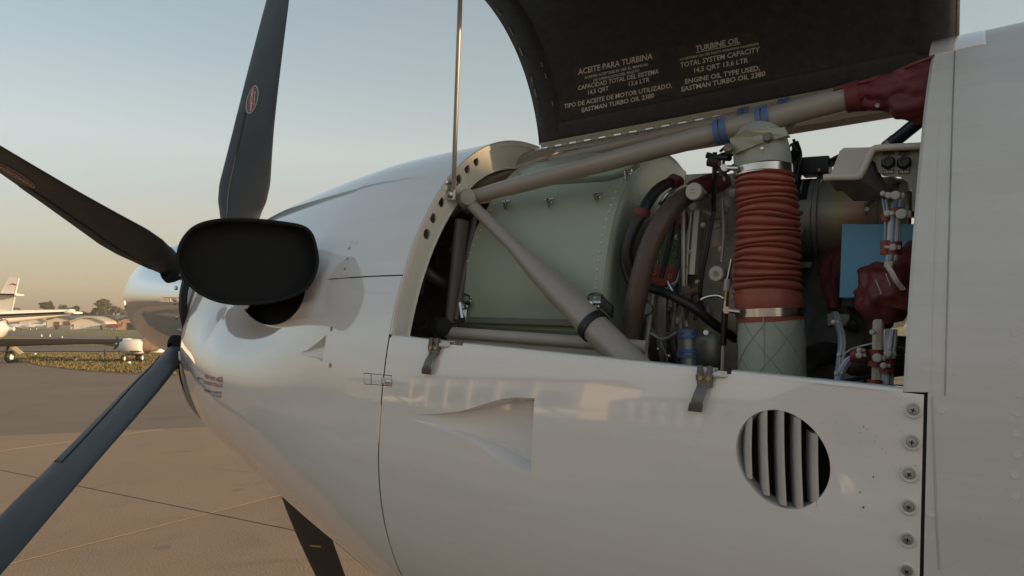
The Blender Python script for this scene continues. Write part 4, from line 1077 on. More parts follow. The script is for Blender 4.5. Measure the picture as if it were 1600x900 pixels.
hose("black_cable", [(1115, 330, -.28), (1105, 390, -.29), (1097, 430, -.29), (1095, 470, -.28), (1105, 500, -.27)], .0035, RUBBER, 8)
hose("black_cable", [(1117, 238, -.22), (1116, 280, -.22), (1115, 330, -.28)], .0045, RUBBER, 8)
hose("thin_wire", [(1004, 450, -.33), (1003, 480, -.31), (1010, 500, -.3), (1035, 540, -.3), (1045, 570, -.3)], .0008, DULL, 5)
hose("capillary_line", [(1068, 300, -.29), (1068, 400, -.29), (1069, 470, -.29), (1073, 510, -.29)], .0045, DULL, 8)
hose("capillary_line", [(1080, 330, -.28), (1074, 400, -.28), (1072, 450, -.28)], .0028, DULL, 8)
p = P(1074, 462, y=-.30); mk("tee_fitting", join(box(p, .016, .014, .034), tube([p + Vector((-.012, 0, 0)), p + Vector((.022, 0, .012))], .008, n=8), tube([p + Vector((0, -.004, -.012)), p + Vector((0, -.004, -.045))], [.008, .002], n=8)), HOSE, AC, bevel=.002)
hose("vertical_rod", [(1075, 515, -.31), (1076, 600, -.31)], .0125, DULL, 14, 0)
for py_ in (517, 525, 548, 556):
    a_ = P(1075, py_ - 2.6, y=-.31); b_ = P(1075, py_ + 2.6, y=-.31); mk("blue_clamp", tube([a_, b_], .0165, n=18), BLUECL, AC)
# fittings and turnbuckle right of the case
for pts, r, mt in (([(1143, 405, -.31), (1136, 440, -.31)], .0032, STEEL), ([(1137, 436, -.31), (1135, 454, -.31)], .0058, NYLON), ([(1135, 455, -.31), (1134, 470, -.31)], .0046, GOLD), ([(1134, 470, -.31), (1133, 482, -.31)], .0052, STEEL), ([(1133, 482, -.31), (1130, 540, -.31)], .0056, RUBBER), ([(1130, 534, -.31), (1128, 590, -.31)], .0030, NYLON)):
    hose("control_rod_piece", pts, r, mt, 10, 0)
mk("lanyard_ring", tube([P(1011, 483, y=-.31) + Vector((.011 * math.cos(t), 0, .011 * math.sin(t))) for t in lin(0, 2 * math.pi, 19)[:-1]], .0012, n=6, closed=True), STEEL, AC)
p = P(1011, 482, y=-.29); mk("round_plug", disc(p, (0, -1, 0), .012, .006, 18), DULL, AC)

# ---- tan bracket near the knob
c4 = [P(1092, 303, y=-.24), P(1123, 303, y=-.2), P(1122, 325, y=-.2), P(1094, 318, y=-.24)]; mk("tan_bracket", prism(c4, (0, .012, 0)), BEIGE_D, AC, smooth=0)
mk("bracket_rib", join(tube([c4[0].lerp(c4[3], .5) + Vector((0, -.002, 0)), c4[1].lerp(c4[2], .2) + Vector((0, -.002, 0))], .0018, n=6), tube([c4[0] + Vector((.02, -.002, -.003)), c4[2] + Vector((-.01, -.002, .002))], .0018, n=6)), HINGE, AC)

# ---- bellows duct
YD = -.345
top = P(1192, 258, y=YD); bot = P(1203, 492, y=YD)
prof = []; L = (bot - top).length; dirn = (bot - top).normalized()
def bell_r(s):
    # s 0..1 down the duct; ribs tight in the middle, smooth cuffs
    q = float(np.interp(s, [0, .10, .2, .78, .9, 1], [.043, .044, .0455, .0515, .0525, .053]))
    return q
NR = 19; s = 0
prof.append((-.012, .0430)); prof.append((.018, .0435))
a_, b_ = .018, L * .86
for k in range(NR):
    for j in range(8):
        t = (k + j / 8) / NR; x = a_ + (b_ - a_) * t; c = math.sin(2 * math.pi * j / 8) 
        prof.append((x, bell_r(x / L) + .0036 * (abs(math.cos(math.pi * j / 8)) ** .6 * 2 - 1)))
for x, dr in ((b_ + .004, .001), (b_ + .009, .003), (b_ + .014, .001), (b_ + .019, .0025), (b_ + .023, 0), (L + .006, 0), (L + .012, -.001)): prof.append((x, bell_r(x / L) + dr))
bw = lathe(top, dirn, prof, 64)
# the rings of the hose run as a slightly irregular helix
vv = []
axu = dirn.cross(Vector((0, 0, 1))).normalized() if abs(dirn.z) < .99 else Vector((1, 0, 0))
for p in bw[0]:
    q = (p - top); s_ = q.dot(dirn) / L; a = math.atan2(q.y, q.x)
    env = smoothstep(s_ * 6) * smoothstep((1 - s_) * 5)
    vv.append(p + dirn * (.0050 * math.sin(a + .6) * env + .0022 * env * math.sin(2 * a + s_ * 23) + .0016 * env * math.sin(s_ * 61)) + Vector((.0035 * math.sin(s_ * 5), 0, 0)) * env)
bel = mk("bellows_hose", (vv, bw[1]), RED, AC, smooth=70)
for c_, r_, nm in ((P(1192, 268, y=YD), .0468, 1), (P(1203, 489, y=YD), .0548, 1)):
    cl = mk("band_clamp", lathe(c_, dirn, [(-.006, r_ - .002), (-.0065, r_), (.0065, r_), (.006, r_ - .002)], 64), STEEL, bel)
    a_ = c_ + Vector((-r_ * .8, -r_ * .65, 0)); mk("clamp_bolt", join(tube([a_ + Vector((-.012, -.010, .002)), a_ + Vector((.008, -.012, 0))], .0045, n=10), tube([a_ + Vector((-.016, .004, .002)), a_ + Vector((-.014, -.014, .002))], .006, n=8)), STEEL, cl)
cbx = P(1204, 492, y=YD); cby = P(1207, 640, y=YD)
lfab = mk("lower_fabric_duct", lathe(cbx, cby - cbx, [(-.004, .0505), (.0, .0515), (.05, .0525), (.12, .0535), (.2, .054)], 64), FABRIC, AC)
# crossing stitch lines lying on the duct
dn_ = (cby - cbx).normalized()
for sg in (-1, 1):
    for a0 in (-3.4, -2.4, -1.4, -.4, .6):
        pts = []
        for t in lin(0, 1, 16):
            a = a0 + sg * t * 1.7; pts.append(cbx + dn_ * (.005 + t * .11) + Vector((math.cos(a), math.sin(a), 0)) * (.0522 + .0022 * t))
        mk("seam_thread", tube(pts, .00045, n=5), FABRIC_LINE, lfab)
mk("seam_thread", tube([cbx + dn_ * s_ + Vector((-.0, -.0527, 0)) for s_ in (.002, .12)], .0010, n=5), FABRIC, lfab)
# grey elbow on top
el = [P(1193, 268, y=YD), P(1190, 242, y=-.338), P(1187, 222, y=-.30), P(1186, 210, y=-.25)]
mk("intake_elbow", tube(el, [.0445, .0455, .044, .036], n=40, sm=6, flat=1.08), FABRIC, AC, smooth=70)
p = P(1160, 228, y=-.40); ear = mk("elbow_bracket", join(prism([P(1140, 216, y=-.39), P(1165, 204, y=-.39), P(1225, 200, y=-.37), P(1232, 212, y=-.37), P(1180, 226, y=-.395), P(1146, 240, y=-.39)], (0, .012, 0))), HINGE, AC, bevel=.001, smooth=0)
for px_, py_ in ((1200, 215), (1139, 232)): mk("bracket_bolt", lathe(P(px_, py_, y=-.40), (0, -1, .1), [(-.004, .0085), (.001, .0085), (.002, .007), (.006, .0065), (.0065, .0001)], 12), TITAN, ear)
mk("bracket_bolt", disc(P(1191, 232, y=-.395), (0, -1, 0), .003, .003, 10), STEEL, ear)
mk("white_clip", disc(P(1237, 197, y=-.3), (-.3, -1, .1), .0085, .005, 14), BEIGE, AC)

# ---- sensor and wiring cluster left of the elbow
for pts, r, mt in (([(1104, 242, -.22), (1118, 246, -.22), (1140, 247, -.24)], .006, RUBBER), ([(1107, 251, -.22), (1125, 255, -.22)], .0105, HOSE), ([(1128, 262, -.22), (1130, 276, -.22)], .0075, HOSE), ([(1131, 272, -.22), (1132, 283, -.22)], .003, DULL),
                   ([(1120, 268, -.22), (1118, 250, -.22), (1130, 240, -.22), (1150, 243, -.22)], .0028, RUBBER), ([(1120, 262, -.22), (1132, 268, -.22), (1148, 258, -.22)], .004, RUBBER), ([(1126, 236, -.22), (1140, 226, -.24), (1150, 240, -.24)], .0028, RUBBER), ([(1130, 248, -.23), (1130, 262, -.23)], .0035, STEEL)):
    hose("sensor_lead", pts, r, mt, 10, 4 if len(pts) > 2 else 0)
# ---- starter generator
gc = P(1240, 345, y=0.0)
gen = mk("starter_generator", lathe(gc + Vector((-.10, 0, 0)), (1, 0, 0), [(0, .02), (0, .078), (.005, .083), (.145, .084), (.147, .0865), (.156, .0865), (.158, .082), (.285, .080), (.29, .076), (.31, .075), (.312, .05)], 72), HEAT, AC, smooth=40)
for k_, x_ in enumerate((.147, .156, .262, .278)): mk("case_groove", lathe(gc + Vector((-.10 + x_, 0, 0)), (1, 0, 0), [(0, .0868 if k_ < 2 else .0812), (.0012, .0868 if k_ < 2 else .0812)], 60), DARKPART, gen)
gx = gc.x - .1
def gen_patch(name, x0, x1, a0, a1, mt, r=.0848): return mk(name, grid(lambda x, a: Vector((x, gc.y - r * math.cos(a), gc.z + r * math.sin(a))), lin(x0, x1, 3), lin(a0, a1, 14)), mt, gen)
gen_patch("generator_label", gx + .065, gx + .138, .38, 1.35, BLACK, .0846)
for k_ in range(5): gen_patch("label_print_row", gx + .070 + k_ * .013, gx + .0735 + k_ * .013, .55, 1.2, DULL, .0850)
for px_, py_ in ((1250, 333), (1256, 381)): mk("generator_screw", disc(P(px_, py_, y=-.084), (0, -1, 0), .0052, .003, 12), DARKPART, gen)
tv, tf = text_mesh("1"); 
mk("red_marking", ([P(1354 + 3 * (y - .5), 336 - 4 * (x - .5), y=-.082) for x, y in tv], tf), TEXT_R, gen)
mk("black_terminal_box", join(box(P(1276, 261, y=-.02), .052, .05, .034), box(P(1300, 254, y=-.02), .03, .03, .012), tube([P(1300, 249, y=-.04), P(1312, 243, y=-.05)], .004, n=8)), RUBBER, AC, bevel=.002)
boltp = P(1280, 266, y=-.05); mk("terminal_bolt", disc(boltp, (0, -1, 0), .0035, .004, 8), GOLD, AC)
for k_ in range(7):
    x0_ = 1236 + random.uniform(0, 10); hose("dark_wire", [(x0_, 218 + 3 * k_, -.12), (x0_ + 6, 240 + 4 * k_, -.1), (x0_ - 2 + k_, 280, -.12), (x0_ + 3, 300, -.1)], .0028, RUBBER, 6)
hose("dark_wire", [(1246, 236, -.12), (1238, 225, -.12), (1232, 232, -.12)], .002, RUBBER, 6)
blob("relay_body", P(1243, 262, y=-.06), .012, .02, .03, RUBBER)
hose("generator_cable", [(1354, 318, -.09), (1362, 312, -.1), (1376, 300, -.12), (1392, 292, -.15)], .0058, DULL, 10)
mk("cable_lug", disc(P(1355, 327, y=-.095), (0, -1, 0), .0045, .003, 12), DULL, AC)

# ---- beige moulded tray and switch panel
yb = -.42
def q(px, py, dy=0): return P(px, py, y=yb + dy)
outl = [(1296, 276), (1317, 233), (1322, 230), (1360, 229), (1372, 227), (1440, 226), (1440, 231), (1374, 234), (1366, 240), (1346, 272), (1338, 277)]
# thickness profile of the visible skin: a rounded sheet bent over the two steps
path_top = [(1287, 278), (1297, 277), (1338, 276), (1344, 273), (1352, 258), (1361, 238), (1366, 233), (1376, 231), (1442, 228)]
rail_ = [P(px, py, y=yb) for px, py in path_top]
tray = mk("beige_tray", tube([P(a, b, y=yb) for a, b in path_top], .0052, n=12, sm=4, cap=True), BEIGE, AC, smooth=60)
# sheet going inward from the bead
pth = catmull([P(a, b, y=yb) for a, b in path_top], 4)
v = []
for p_ in pth: v += [p_ + Vector((0, 0, .0005)), p_ + Vector((0, .05, .0012)), p_ + Vector((0, .14, .0012))]
f = [(k * 3 + i, k * 3 + i + 1, (k + 1) * 3 + i + 1, (k + 1) * 3 + i) for k in range(len(pth) - 1) for i in range(2)]
o = mk("tray_sheet", (v, f), BEIGE, tray, smooth=60); solid(o, .003)
mk("tray_side_wall", prism([P(1297, 275, y=yb + .02), P(1312, 236, y=yb + .05), P(1318, 231, y=yb + .05), P(1360, 230, y=yb + .05), P(1348, 262, y=yb + .02), P(1340, 275, y=yb + .02)], (0, .003, 0)), BEIGE, tray, smooth=0)
mk("tray_under_funnel", prism([P(1297, 281, y=yb + .01), P(1340, 279, y=yb + .01), P(1350, 263, y=yb + .01), P(1366, 250, y=yb + .02), P(1395, 312, y=yb + .03), P(1333, 313, y=yb + .03)], (0, .01, 0)), DARKPART, tray, smooth=0)
pn = [(1366, 236), (1442, 233), (1442, 330), (1425, 330), (1425, 300), (1418, 284), (1406, 276), (1380, 275), (1372, 268), (1368, 254), (1358, 248)]
pan = mk("switch_panel", prism([P(a, b, y=yb + .012) for a, b in pn], (0, .003, 0)), BEIGE_D, tray, smooth=0)
for i_, (px_, lab) in enumerate(((1388, "CB 001"), (1412.5, "CB 003"))):
    c_ = P(px_, 254.5, y=yb + .011); kb = mk("breaker_knob", lathe(c_, (0, -1, .03), [(0, .0098), (.002, .0098), (.003, .0088), (.008, .0082), (.0105, .0070), (.0105, .0045), (.0085, .004), (.0085, .0001)], 24), RUBBER, pan)
    mk("knob_nut", lathe(c_, (0, -1, .03), [(0, .0112), (.0012, .0112), (.0014, .0098)], 6), DULL, kb)
    mk("index_dot", disc(P(px_ + .5, 244.5, y=yb + .011), (0, -1, 0), .0014, .001, 10), BLACK, pan)
    for py_, t_ in ((268.5, lab), (239, None)):
        bx0 = P(px_ - 9, py_ - 2.8, y=yb + .0105); bx1 = P(px_ + 9, py_ + 2.8, y=yb + .0105); cc = (bx0 + bx1) / 2
        mk("engraved_tag", box(cc, abs(bx1.x - bx0.x), .0008, abs(bx1.z - bx0.z)), STICK, pan)
        if t_:
            tv, tf = text_mesh(t_); mk("tag_lettering", ([P(px_ - 7 + 14 * x, py_ + 1.9 - 3.8 * y, y=yb + .0098) for x, y in tv], tf), TEXT_W, pan)
# ---- blue panel
c_ = [P(1320, 354, y=-.285), P(1430, 354, y=-.285), P(1430, 461, y=-.285), P(1316, 461, y=-.285)]
bx = mk("blue_battery_box", prism(c_, (0, .05, 0)), BLUE, AC, smooth=0, bevel=.004)
# ---- boots and looms on the right
bt2 = sleeve("wire_boot", [P(1442, 395, y=-.30), P(1420, 425, y=-.32), P(1398, 452, y=-.34), P(1386, 478, y=-.34), P(1392, 505, y=-.34)], [.028, .036, .050, .046, .018], BOOT, .2, seed=9, folds=.9)
mk("boot_tie", tube([P(1384, 412, y=-.40), P(1392, 424, y=-.41), P(1400, 438, y=-.41), P(1411, 452, y=-.40)], .0052, n=8, sm=5, flat=.4), NYLON, bt2)
mk("tie_head", box(P(1389, 413, y=-.40), .012, .010, .009), NYLON, bt2, bevel=.0015)
for a_, b_ in (((1368, 437), (1377, 459)), ((1384, 427), (1391, 446))):
    p0_, p1_ = P(*a_, y=-.394), P(*b_, y=-.394)
    mk("boot_stitching", tube([p0_, p1_], .0008, n=5), NYLON, bt2)
bt3 = sleeve("wire_boot", [P(1345, 385, y=-.10), P(1325, 405, y=-.11), P(1304, 430, y=-.13), P(1302, 455, y=-.16), P(1303, 478, y=-.19)], [.030, .036, .031, .022, .009], BOOT, .15, seed=5, folds=.8)
hose("boot_neck", [(1302, 470, -.21), (1303, 482, -.21)], .0115, BOOT, 12, 0)
def loom(pts, r, nw=5, seed=0, mats_=(WIRE, WIRE, WIREB)):
    rnd = random.Random(seed); base = [P(*p_[:2], y=p_[2]) for p_ in pts]; root = None
    for k in range(nw):
        a = 2 * math.pi * k / nw; off = Vector((math.cos(a), math.sin(a), 0)) * r * (.62 if nw > 1 else 0)
        pp = [b_ + off + Vector((rnd.uniform(-1, 1), rnd.uniform(-1, 1), 0)) * r * .12 for b_ in base]
        o = mk("loom_wire", tube(pp, r * .42 if nw > 1 else r, n=7, sm=5), mats_[k % len(mats_)], root or AC)
        root = root or o
    return root
def band(px, py, y, r, h=10, mt=REDCLAMP, nm="loom_clamp", tilt=0):
    a_, b_ = P(px - tilt, py - h / 2, y=y), P(px + tilt, py + h / 2, y=y); return mk(nm, tube([a_, b_], r, n=14), mt, AC)
loom([(1404, 305, -.36), (1402, 320, -.38), (1400, 335, -.40), (1397, 360, -.40), (1395, 400, -.40), (1392, 410, -.39)], .0085, 7, 1)
loom([(1380, 308, -.38), (1383, 322, -.40), (1385, 350, -.40), (1384, 385, -.40), (1388, 408, -.39)], .0042, 3, 2)
band(1400, 331, -.40, .0098, 12); band(1385, 340, -.40, .0078, 12); band(1385, 387, -.40, .0080, 22); band(1397, 388, -.40, .0105, 20)
for px_, py_, s_ in ((1387, 334, .010), (1394, 334, .008), (1409, 335, .016), (1396, 387, .011), (1400, 306, .014), (1389, 306, .010), (1380, 303, .008)):
    p = P(px_, py_, y=-.415); mk("nylon_tie", join(disc(p, (0, -1, 0), s_ * .5, .008, 10), box(p + Vector((.004, 0, 0)), s_, .006, s_ * .55)), NYLON, AC, bevel=.001)
mk("tie_tail", tube([P(1382, 386, y=-.415), P(1404, 387, y=-.415)], .0022, n=6), NYLON, AC)
loom([(1367, 480, -.33), (1368, 500, -.35), (1367, 540, -.36), (1366, 600, -.36)], .0035, 2, 3)
loom([(1374, 488, -.35), (1372, 520, -.36), (1371, 600, -.36)], .0080, 1, 4, (BEIGE,))
loom([(1392, 515, -.35), (1389, 548, -.36), (1385, 600, -.36)], .0085, 5, 5)
loom([(1304, 488, -.25), (1310, 508, -.27), (1316, 530, -.30), (1313, 560, -.32), (1309, 600, -.33)], .0060, 4, 6)
loom([(1356, 557, -.36), (1340, 556, -.36), (1326, 563, -.36), (1315, 580, -.36), (1308, 600, -.36)], .0062, 5, 7, (WIRE, WIREB, WIRE))
band(1369, 552, -.365, .0115, 12, tilt=0); band(1368, 567, -.365, .0115, 10); band(1387, 565, -.37, .0105, 10); band(1386, 577, -.37, .0105, 12); band(1367, 596, -.365, .011, 6)
a_, b_ = P(1329, 555.5, y=-.37), P(1354, 556, y=-.37); mk("loom_clamp", tube([a_, b_], .0095, n=14), REDCLAMP, AC)
hose("white_wire", [(1365, 536, -.35), (1345, 541, -.35), (1328, 547, -.36), (1318, 556, -.36), (1316, 575, -.36)], .0013, WIRE, 6); hose("white_wire", [(1396, 515, -.34), (1402, 530, -.34), (1398, 545, -.36), (1390, 552, -.37)], .0011, WIRE, 6)
for px_, py_, s_ in ((1343, 555, .010), (1371, 559, .014), (1343, 547, .008), (1388, 552, .012), (1381, 571, .010), (1364, 519, .009), (1303, 503, .007), (1308, 583, .008), (1312, 554, .008)):
    p = P(px_, py_, y=-.385); mk("nylon_tie", join(disc(p, (0, -1, 0), s_ * .5, .008, 10), box(p + Vector((.004, 0, 0)), s_, .006, s_ * .55)), NYLON, AC, bevel=.001)
# clutter around the connectors
rnd = random.Random(11)
for k in range(9):
    x_ = 1380 + rnd.uniform(-4, 40); hose("harness_wire", [(x_, 285 + rnd.uniform(-4, 8), -.30), (1395 + rnd.uniform(-8, 8), 298, -.34), (1400 + rnd.uniform(-5, 5), 312, -.37)], .0024, rnd.choice([WIRE, NYLON, RUBBER, DULL]), 6)
hose("vertical_conduit", [(1420, 300, -.25), (1421, 340, -.25)], .010, DULL, 12, 0)
# dark accessory clutter in the depth of the bay (pipes, blocks and brackets at their own depths)
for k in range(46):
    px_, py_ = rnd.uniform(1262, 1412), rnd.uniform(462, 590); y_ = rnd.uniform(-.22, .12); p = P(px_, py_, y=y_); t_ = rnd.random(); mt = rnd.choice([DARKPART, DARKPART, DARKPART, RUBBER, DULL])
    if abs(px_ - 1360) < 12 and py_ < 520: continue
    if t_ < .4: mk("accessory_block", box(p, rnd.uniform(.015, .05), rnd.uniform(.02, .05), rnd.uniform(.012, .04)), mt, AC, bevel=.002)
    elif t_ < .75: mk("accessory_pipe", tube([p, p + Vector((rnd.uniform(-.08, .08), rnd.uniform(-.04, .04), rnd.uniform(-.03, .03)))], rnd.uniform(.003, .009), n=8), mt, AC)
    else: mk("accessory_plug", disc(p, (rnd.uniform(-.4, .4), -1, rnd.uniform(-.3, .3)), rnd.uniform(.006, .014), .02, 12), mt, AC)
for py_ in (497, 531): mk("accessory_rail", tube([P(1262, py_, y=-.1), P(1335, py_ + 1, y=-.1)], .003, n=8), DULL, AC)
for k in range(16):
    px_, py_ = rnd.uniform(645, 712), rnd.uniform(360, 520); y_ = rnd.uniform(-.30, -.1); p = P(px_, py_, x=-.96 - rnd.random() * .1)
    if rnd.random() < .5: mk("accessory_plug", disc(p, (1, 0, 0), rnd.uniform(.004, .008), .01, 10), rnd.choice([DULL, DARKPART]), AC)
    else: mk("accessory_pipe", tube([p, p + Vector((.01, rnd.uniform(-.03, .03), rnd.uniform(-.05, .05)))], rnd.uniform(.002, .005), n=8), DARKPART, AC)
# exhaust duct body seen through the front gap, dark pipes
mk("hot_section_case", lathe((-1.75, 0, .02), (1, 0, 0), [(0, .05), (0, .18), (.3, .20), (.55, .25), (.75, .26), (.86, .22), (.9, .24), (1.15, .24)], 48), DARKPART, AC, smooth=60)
hose("front_pipe", [(650, 405, -.33), (668, 425, -.33), (690, 440, -.31), (712, 447, -.28)], .013, DARKPART, 14)
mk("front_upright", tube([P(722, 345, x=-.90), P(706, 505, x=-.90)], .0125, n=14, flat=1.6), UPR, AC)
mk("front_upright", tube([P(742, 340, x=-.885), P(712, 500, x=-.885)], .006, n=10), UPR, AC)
mk("rubber_bulb", lathe(P(685, 511, y=-.40), (0, -1, 0), [(-.03, .001), (-.03, .014), (-.02, .019), (0, .020), (.010, .017), (.013, .0001)], 24), RUBBER, AC)
# lower floor of the bay: one dark pipe running across
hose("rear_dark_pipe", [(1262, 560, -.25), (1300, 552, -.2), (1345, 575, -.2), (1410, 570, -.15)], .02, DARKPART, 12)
# nose gear, main gear, wings, tail: the rest of the machine the nose belongs to
def wheel(c, r, w_, par_name="wheel"):
    ty = mk(par_name, lathe(V(c) + Vector((0, -w_ / 2, 0)), (0, 1, 0), [(.01, r * .5), (0, r * .62), (.0, r * .82), (w_ * .2, r), (w_ * .8, r), (w_, r * .82), (w_, r * .62), (w_ - .01, r * .5)], 32), RUBBER, AC)
    mk("wheel_rim", lathe(V(c) + Vector((0, -w_ / 2 + .01, 0)), (0, 1, 0), [(0, .001), (0, r * .52), (w_ - .02, r * .52), (w_ - .02, .001)], 24), FLANGE, ty); return ty
def ground_z(x): return ((AM.inverted()) @ Vector((x, 0, 0))).z
gz = ground_z(-.45); wheel((-.45, 0, gz + .225), .225, .15); mk("nose_gear_leg", tube([(-.45, .11, gz + .225), (-.45, .11, gz + .45), (-.42, 0, gz + .55), (-.38, 0, -.7)], .035, n=14), WHITE_SATIN, AC)
for sg in (-1, 1):
    gz = ground_z(3.9); wheel((3.9, sg * 2.26, gz + .27), .27, .20, "wheel"); mk("main_gear_leg", tube([(3.9, sg * 2.12, gz + .27), (3.9, sg * 2.12, gz + .6), (3.8, sg * 2.1, -.45)], .045, n=12), WHITE_SATIN, AC)
    def wing(x, t, sg=sg): return None
    v = []
    for yy, xl, ch, z in ((.6, 2.9, 2.3, -.52), (4.0, 3.1, 1.8, -.28), (8.1, 3.45, 1.1, .08)):
        for i in range(24):
            a = 2 * math.pi * i / 24; v.append(Vector((xl + ch * (1 - math.cos(a)) / 2, sg * yy, z + ch * .07 * math.sin(a) * (1.3 if math.sin(a) > 0 else .6))))
    f = [(k * 24 + i, k * 24 + (i + 1) % 24, (k + 1) * 24 + (i + 1) % 24, (k + 1) * 24 + i) for k in range(2) for i in range(24)] + [tuple(48 + i for i in range(24))]
    mk("wing", (v, f), WHITE, AC, smooth=50)
mk("tail_fin", prism([(9.2, -.06, .9), (10.9, -.06, .9), (11.9, -.06, 3.0), (10.9, -.06, 3.0)], (0, .12, 0)), WHITE, AC, smooth=0, bevel=.03)
mk("tailplane", prism([(10.8, -2.6, 3.0), (11.7, -2.6, 3.0), (11.9, 0, 3.0), (11.7, 2.6, 3.0), (10.8, 2.6, 3.0), (10.5, 0, 3.0)], (0, 0, .08)), WHITE, AC, smooth=0, bevel=.03)
for sg in (-1, 1):
    mk("windscreen", grid(lambda x, a: S(x, a if sg < 0 else math.pi - a, .004), lin(1.62, 2.15, 8), lin(.75, 1.45, 10)), RUBBER, AC)
    for k in range(5): mk("cabin_window", grid(lambda x, a: S(x, a if sg < 0 else math.pi - a, .004), lin(3.2 + k * .85, 3.55 + k * .85, 5), lin(.22, .60, 6)), RUBBER, AC)

# small plumbing that fills the space between hose and bellows
rp_ = random.Random(21)
for pts, r, mt in (([(1030, 320, -.28), (1048, 300, -.27), (1075, 292, -.25), (1100, 296, -.22)], .0045, STEEL), ([(1044, 440, -.28), (1056, 470, -.29), (1050, 520, -.29), (1058, 570, -.29)], .0035, STEEL),
                   ([(1128, 310, -.27), (1131, 360, -.28), (1127, 410, -.29)], .003, DULL), ([(1086, 500, -.29), (1094, 470, -.30), (1120, 462, -.30), (1136, 470, -.30)], .003, STEEL),
                   ([(1100, 330, -.26), (1120, 340, -.26), (1136, 330, -.26)], .004, DULL), ([(1016, 520, -.3), (1035, 530, -.3), (1058, 520, -.3)], .003, DULL), ([(1060, 350, -.28), (1063, 420, -.285), (1058, 480, -.29)], .0022, RUBBER)):
    hose("fuel_line", pts, r, mt, 8)
for px_, py_, r_, mt in ((1075, 418, .005, STEEL), (1078, 394, .005, DULL), (1060, 372, .006, DULL), (1099, 352, .005, DULL), (1128, 388, .006, STEEL), (1046, 556, .006, STEEL), (1012, 556, .005, DULL), (1090, 440, .005, STEEL), (1122, 352, .007, DULL), (1103, 520, .005, STEEL), (1058, 500, .006, DULL), (1030, 545, .004, STEEL), (1131, 500, .004, DULL)):
    p = P(px_, py_, y=-.275); mk("union_nut", join(lathe(p, (rp_.uniform(-.3, .3), -1, rp_.uniform(-.4, .4)), [(0, .0001), (0, r_), (.006, r_), (.006, r_ * .6), (.010, r_ * .55), (.010, .0001)], 6)), mt, AC, smooth=0)
for k in range(26):
    a = -.5 + k * .11
    if a > 2.0: break
    mk("flange_bolt", disc(Vector((-.335, -.262 * math.cos(a), .02 + .262 * math.sin(a))), (1, 0, 0), .0045, .006, 6), STEEL, AC)
for px_, py_, w_, h_, y_, mt in ((1258, 415, 22, 10, -.10, DULL), (1246, 438, 14, 16, -.12, DARKPART), (1272, 432, 20, 26, -.06, DARKPART), (1268, 470, 26, 8, -.10, DULL), (1290, 505, 30, 14, -.08, DARKPART), (1335, 498, 20, 20, -.05, DARKPART), (1345, 530, 26, 10, -.05, DULL)):
    p = P(px_, py_, y=y_); mk("accessory_block", box(p, wr(w_, p), .03, wr(h_, p)), mt, AC, bevel=.002)
for k in range(14):
    x_ = rp_.uniform(1255, 1345); y_ = rp_.uniform(470, 580); hose("harness_wire", [(x_, y_, -.14), (x_ + rp_.uniform(-12, 20), y_ + rp_.uniform(5, 18), -.15), (x_ + rp_.uniform(0, 34), y_ + rp_.uniform(10, 34), -.13)], rp_.uniform(.0012, .003), rp_.choice([RUBBER, DULL, WIRE, HOSE]), 6)

# ================================================================== GROUND
def mat_ground(name, c1, c2, scale, rough, bump=.2, spots=None, fine=60):
    m = bpy.data.materials.new(name); m.use_nodes = True; n = m.node_tree; b = n.nodes['Principled BSDF']
    t = n.nodes.new("ShaderNodeTexCoord"); a = n.nodes.new("ShaderNodeTexNoise"); a.inputs['Scale'].default_value = scale; a.inputs['Detail'].default_value = 8; a.inputs['Roughness'].default_value = .65
    n.links.new(t.outputs['Object'], a.inputs[0]); r = n.nodes.new("ShaderNodeValToRGB"); n.links.new(a.outputs[0], r.inputs[0])
    r.color_ramp.elements[0].position = .3; r.color_ramp.elements[1].position = .7; r.color_ramp.elements[0].color = (*c1, 1); r.color_ramp.elements[1].color = (*c2, 1)
    f_ = n.nodes.new("ShaderNodeTexNoise"); f_.inputs['Scale'].default_value = fine; f_.inputs['Detail'].default_value = 6; n.links.new(t.outputs['Object'], f_.inputs[0])
    r2 = n.nodes.new("ShaderNodeMapRange"); r2.inputs[3].default_value = .72; r2.inputs[4].default_value = 1.28; n.links.new(f_.outputs[0], r2.inputs[0])
    mx_ = n.nodes.new("ShaderNodeMix"); mx_.data_type = 'RGBA'; mx_.blend_type = 'MULTIPLY'; mx_.inputs[0].default_value = 1
    n.links.new(r.outputs[0], mx_.inputs[6]); n.links.new(r2.outputs[0], mx_.inputs[7])
    last = mx_.outputs[2]
    if spots:
        v_ = n.nodes.new("ShaderNodeTexNoise"); v_.inputs['Scale'].default_value = spots; v_.inputs['Detail'].default_value = 3; v_.inputs['Distortion'].default_value = 1.2; n.links.new(t.outputs['Object'], v_.inputs[0])
        r3 = n.nodes.new("ShaderNodeValToRGB"); r3.color_ramp.elements[0].position = .60; r3.color_ramp.elements[0].color = (1, 1, 1, 1); r3.color_ramp.elements[1].position = .72; r3.color_ramp.elements[1].color = (.84, .83, .82, 1)
        n.links.new(v_.outputs[0], r3.inputs[0]); m2 = n.nodes.new("ShaderNodeMix"); m2.data_type = 'RGBA'; m2.blend_type = 'MULTIPLY'; m2.inputs[0].default_value = 1
        n.links.new(last, m2.inputs[6]); n.links.new(r3.outputs[0], m2.inputs[7]); last = m2.outputs[2]
    n.links.new(last, b.inputs['Base Color']); b.inputs['Roughness'].default_value = rough
    bp = n.nodes.new("ShaderNodeBump"); bp.inputs['Strength'].default_value = bump; bp.inputs['Distance'].default_value = .02
    n.links.new(f_.outputs[0], bp.inputs['Height']); n.links.new(bp.outputs[0], b.inputs['Normal']); return m
CONC = mat_ground("concrete_warm", (.262, .185, .117), (.312, .221, .141), .55, .85, .25, .8)
CONC2 = mat_ground("concrete_warm_dark", (.245, .173, .110), (.295, .211, .136), .7, .85, .25, .9)
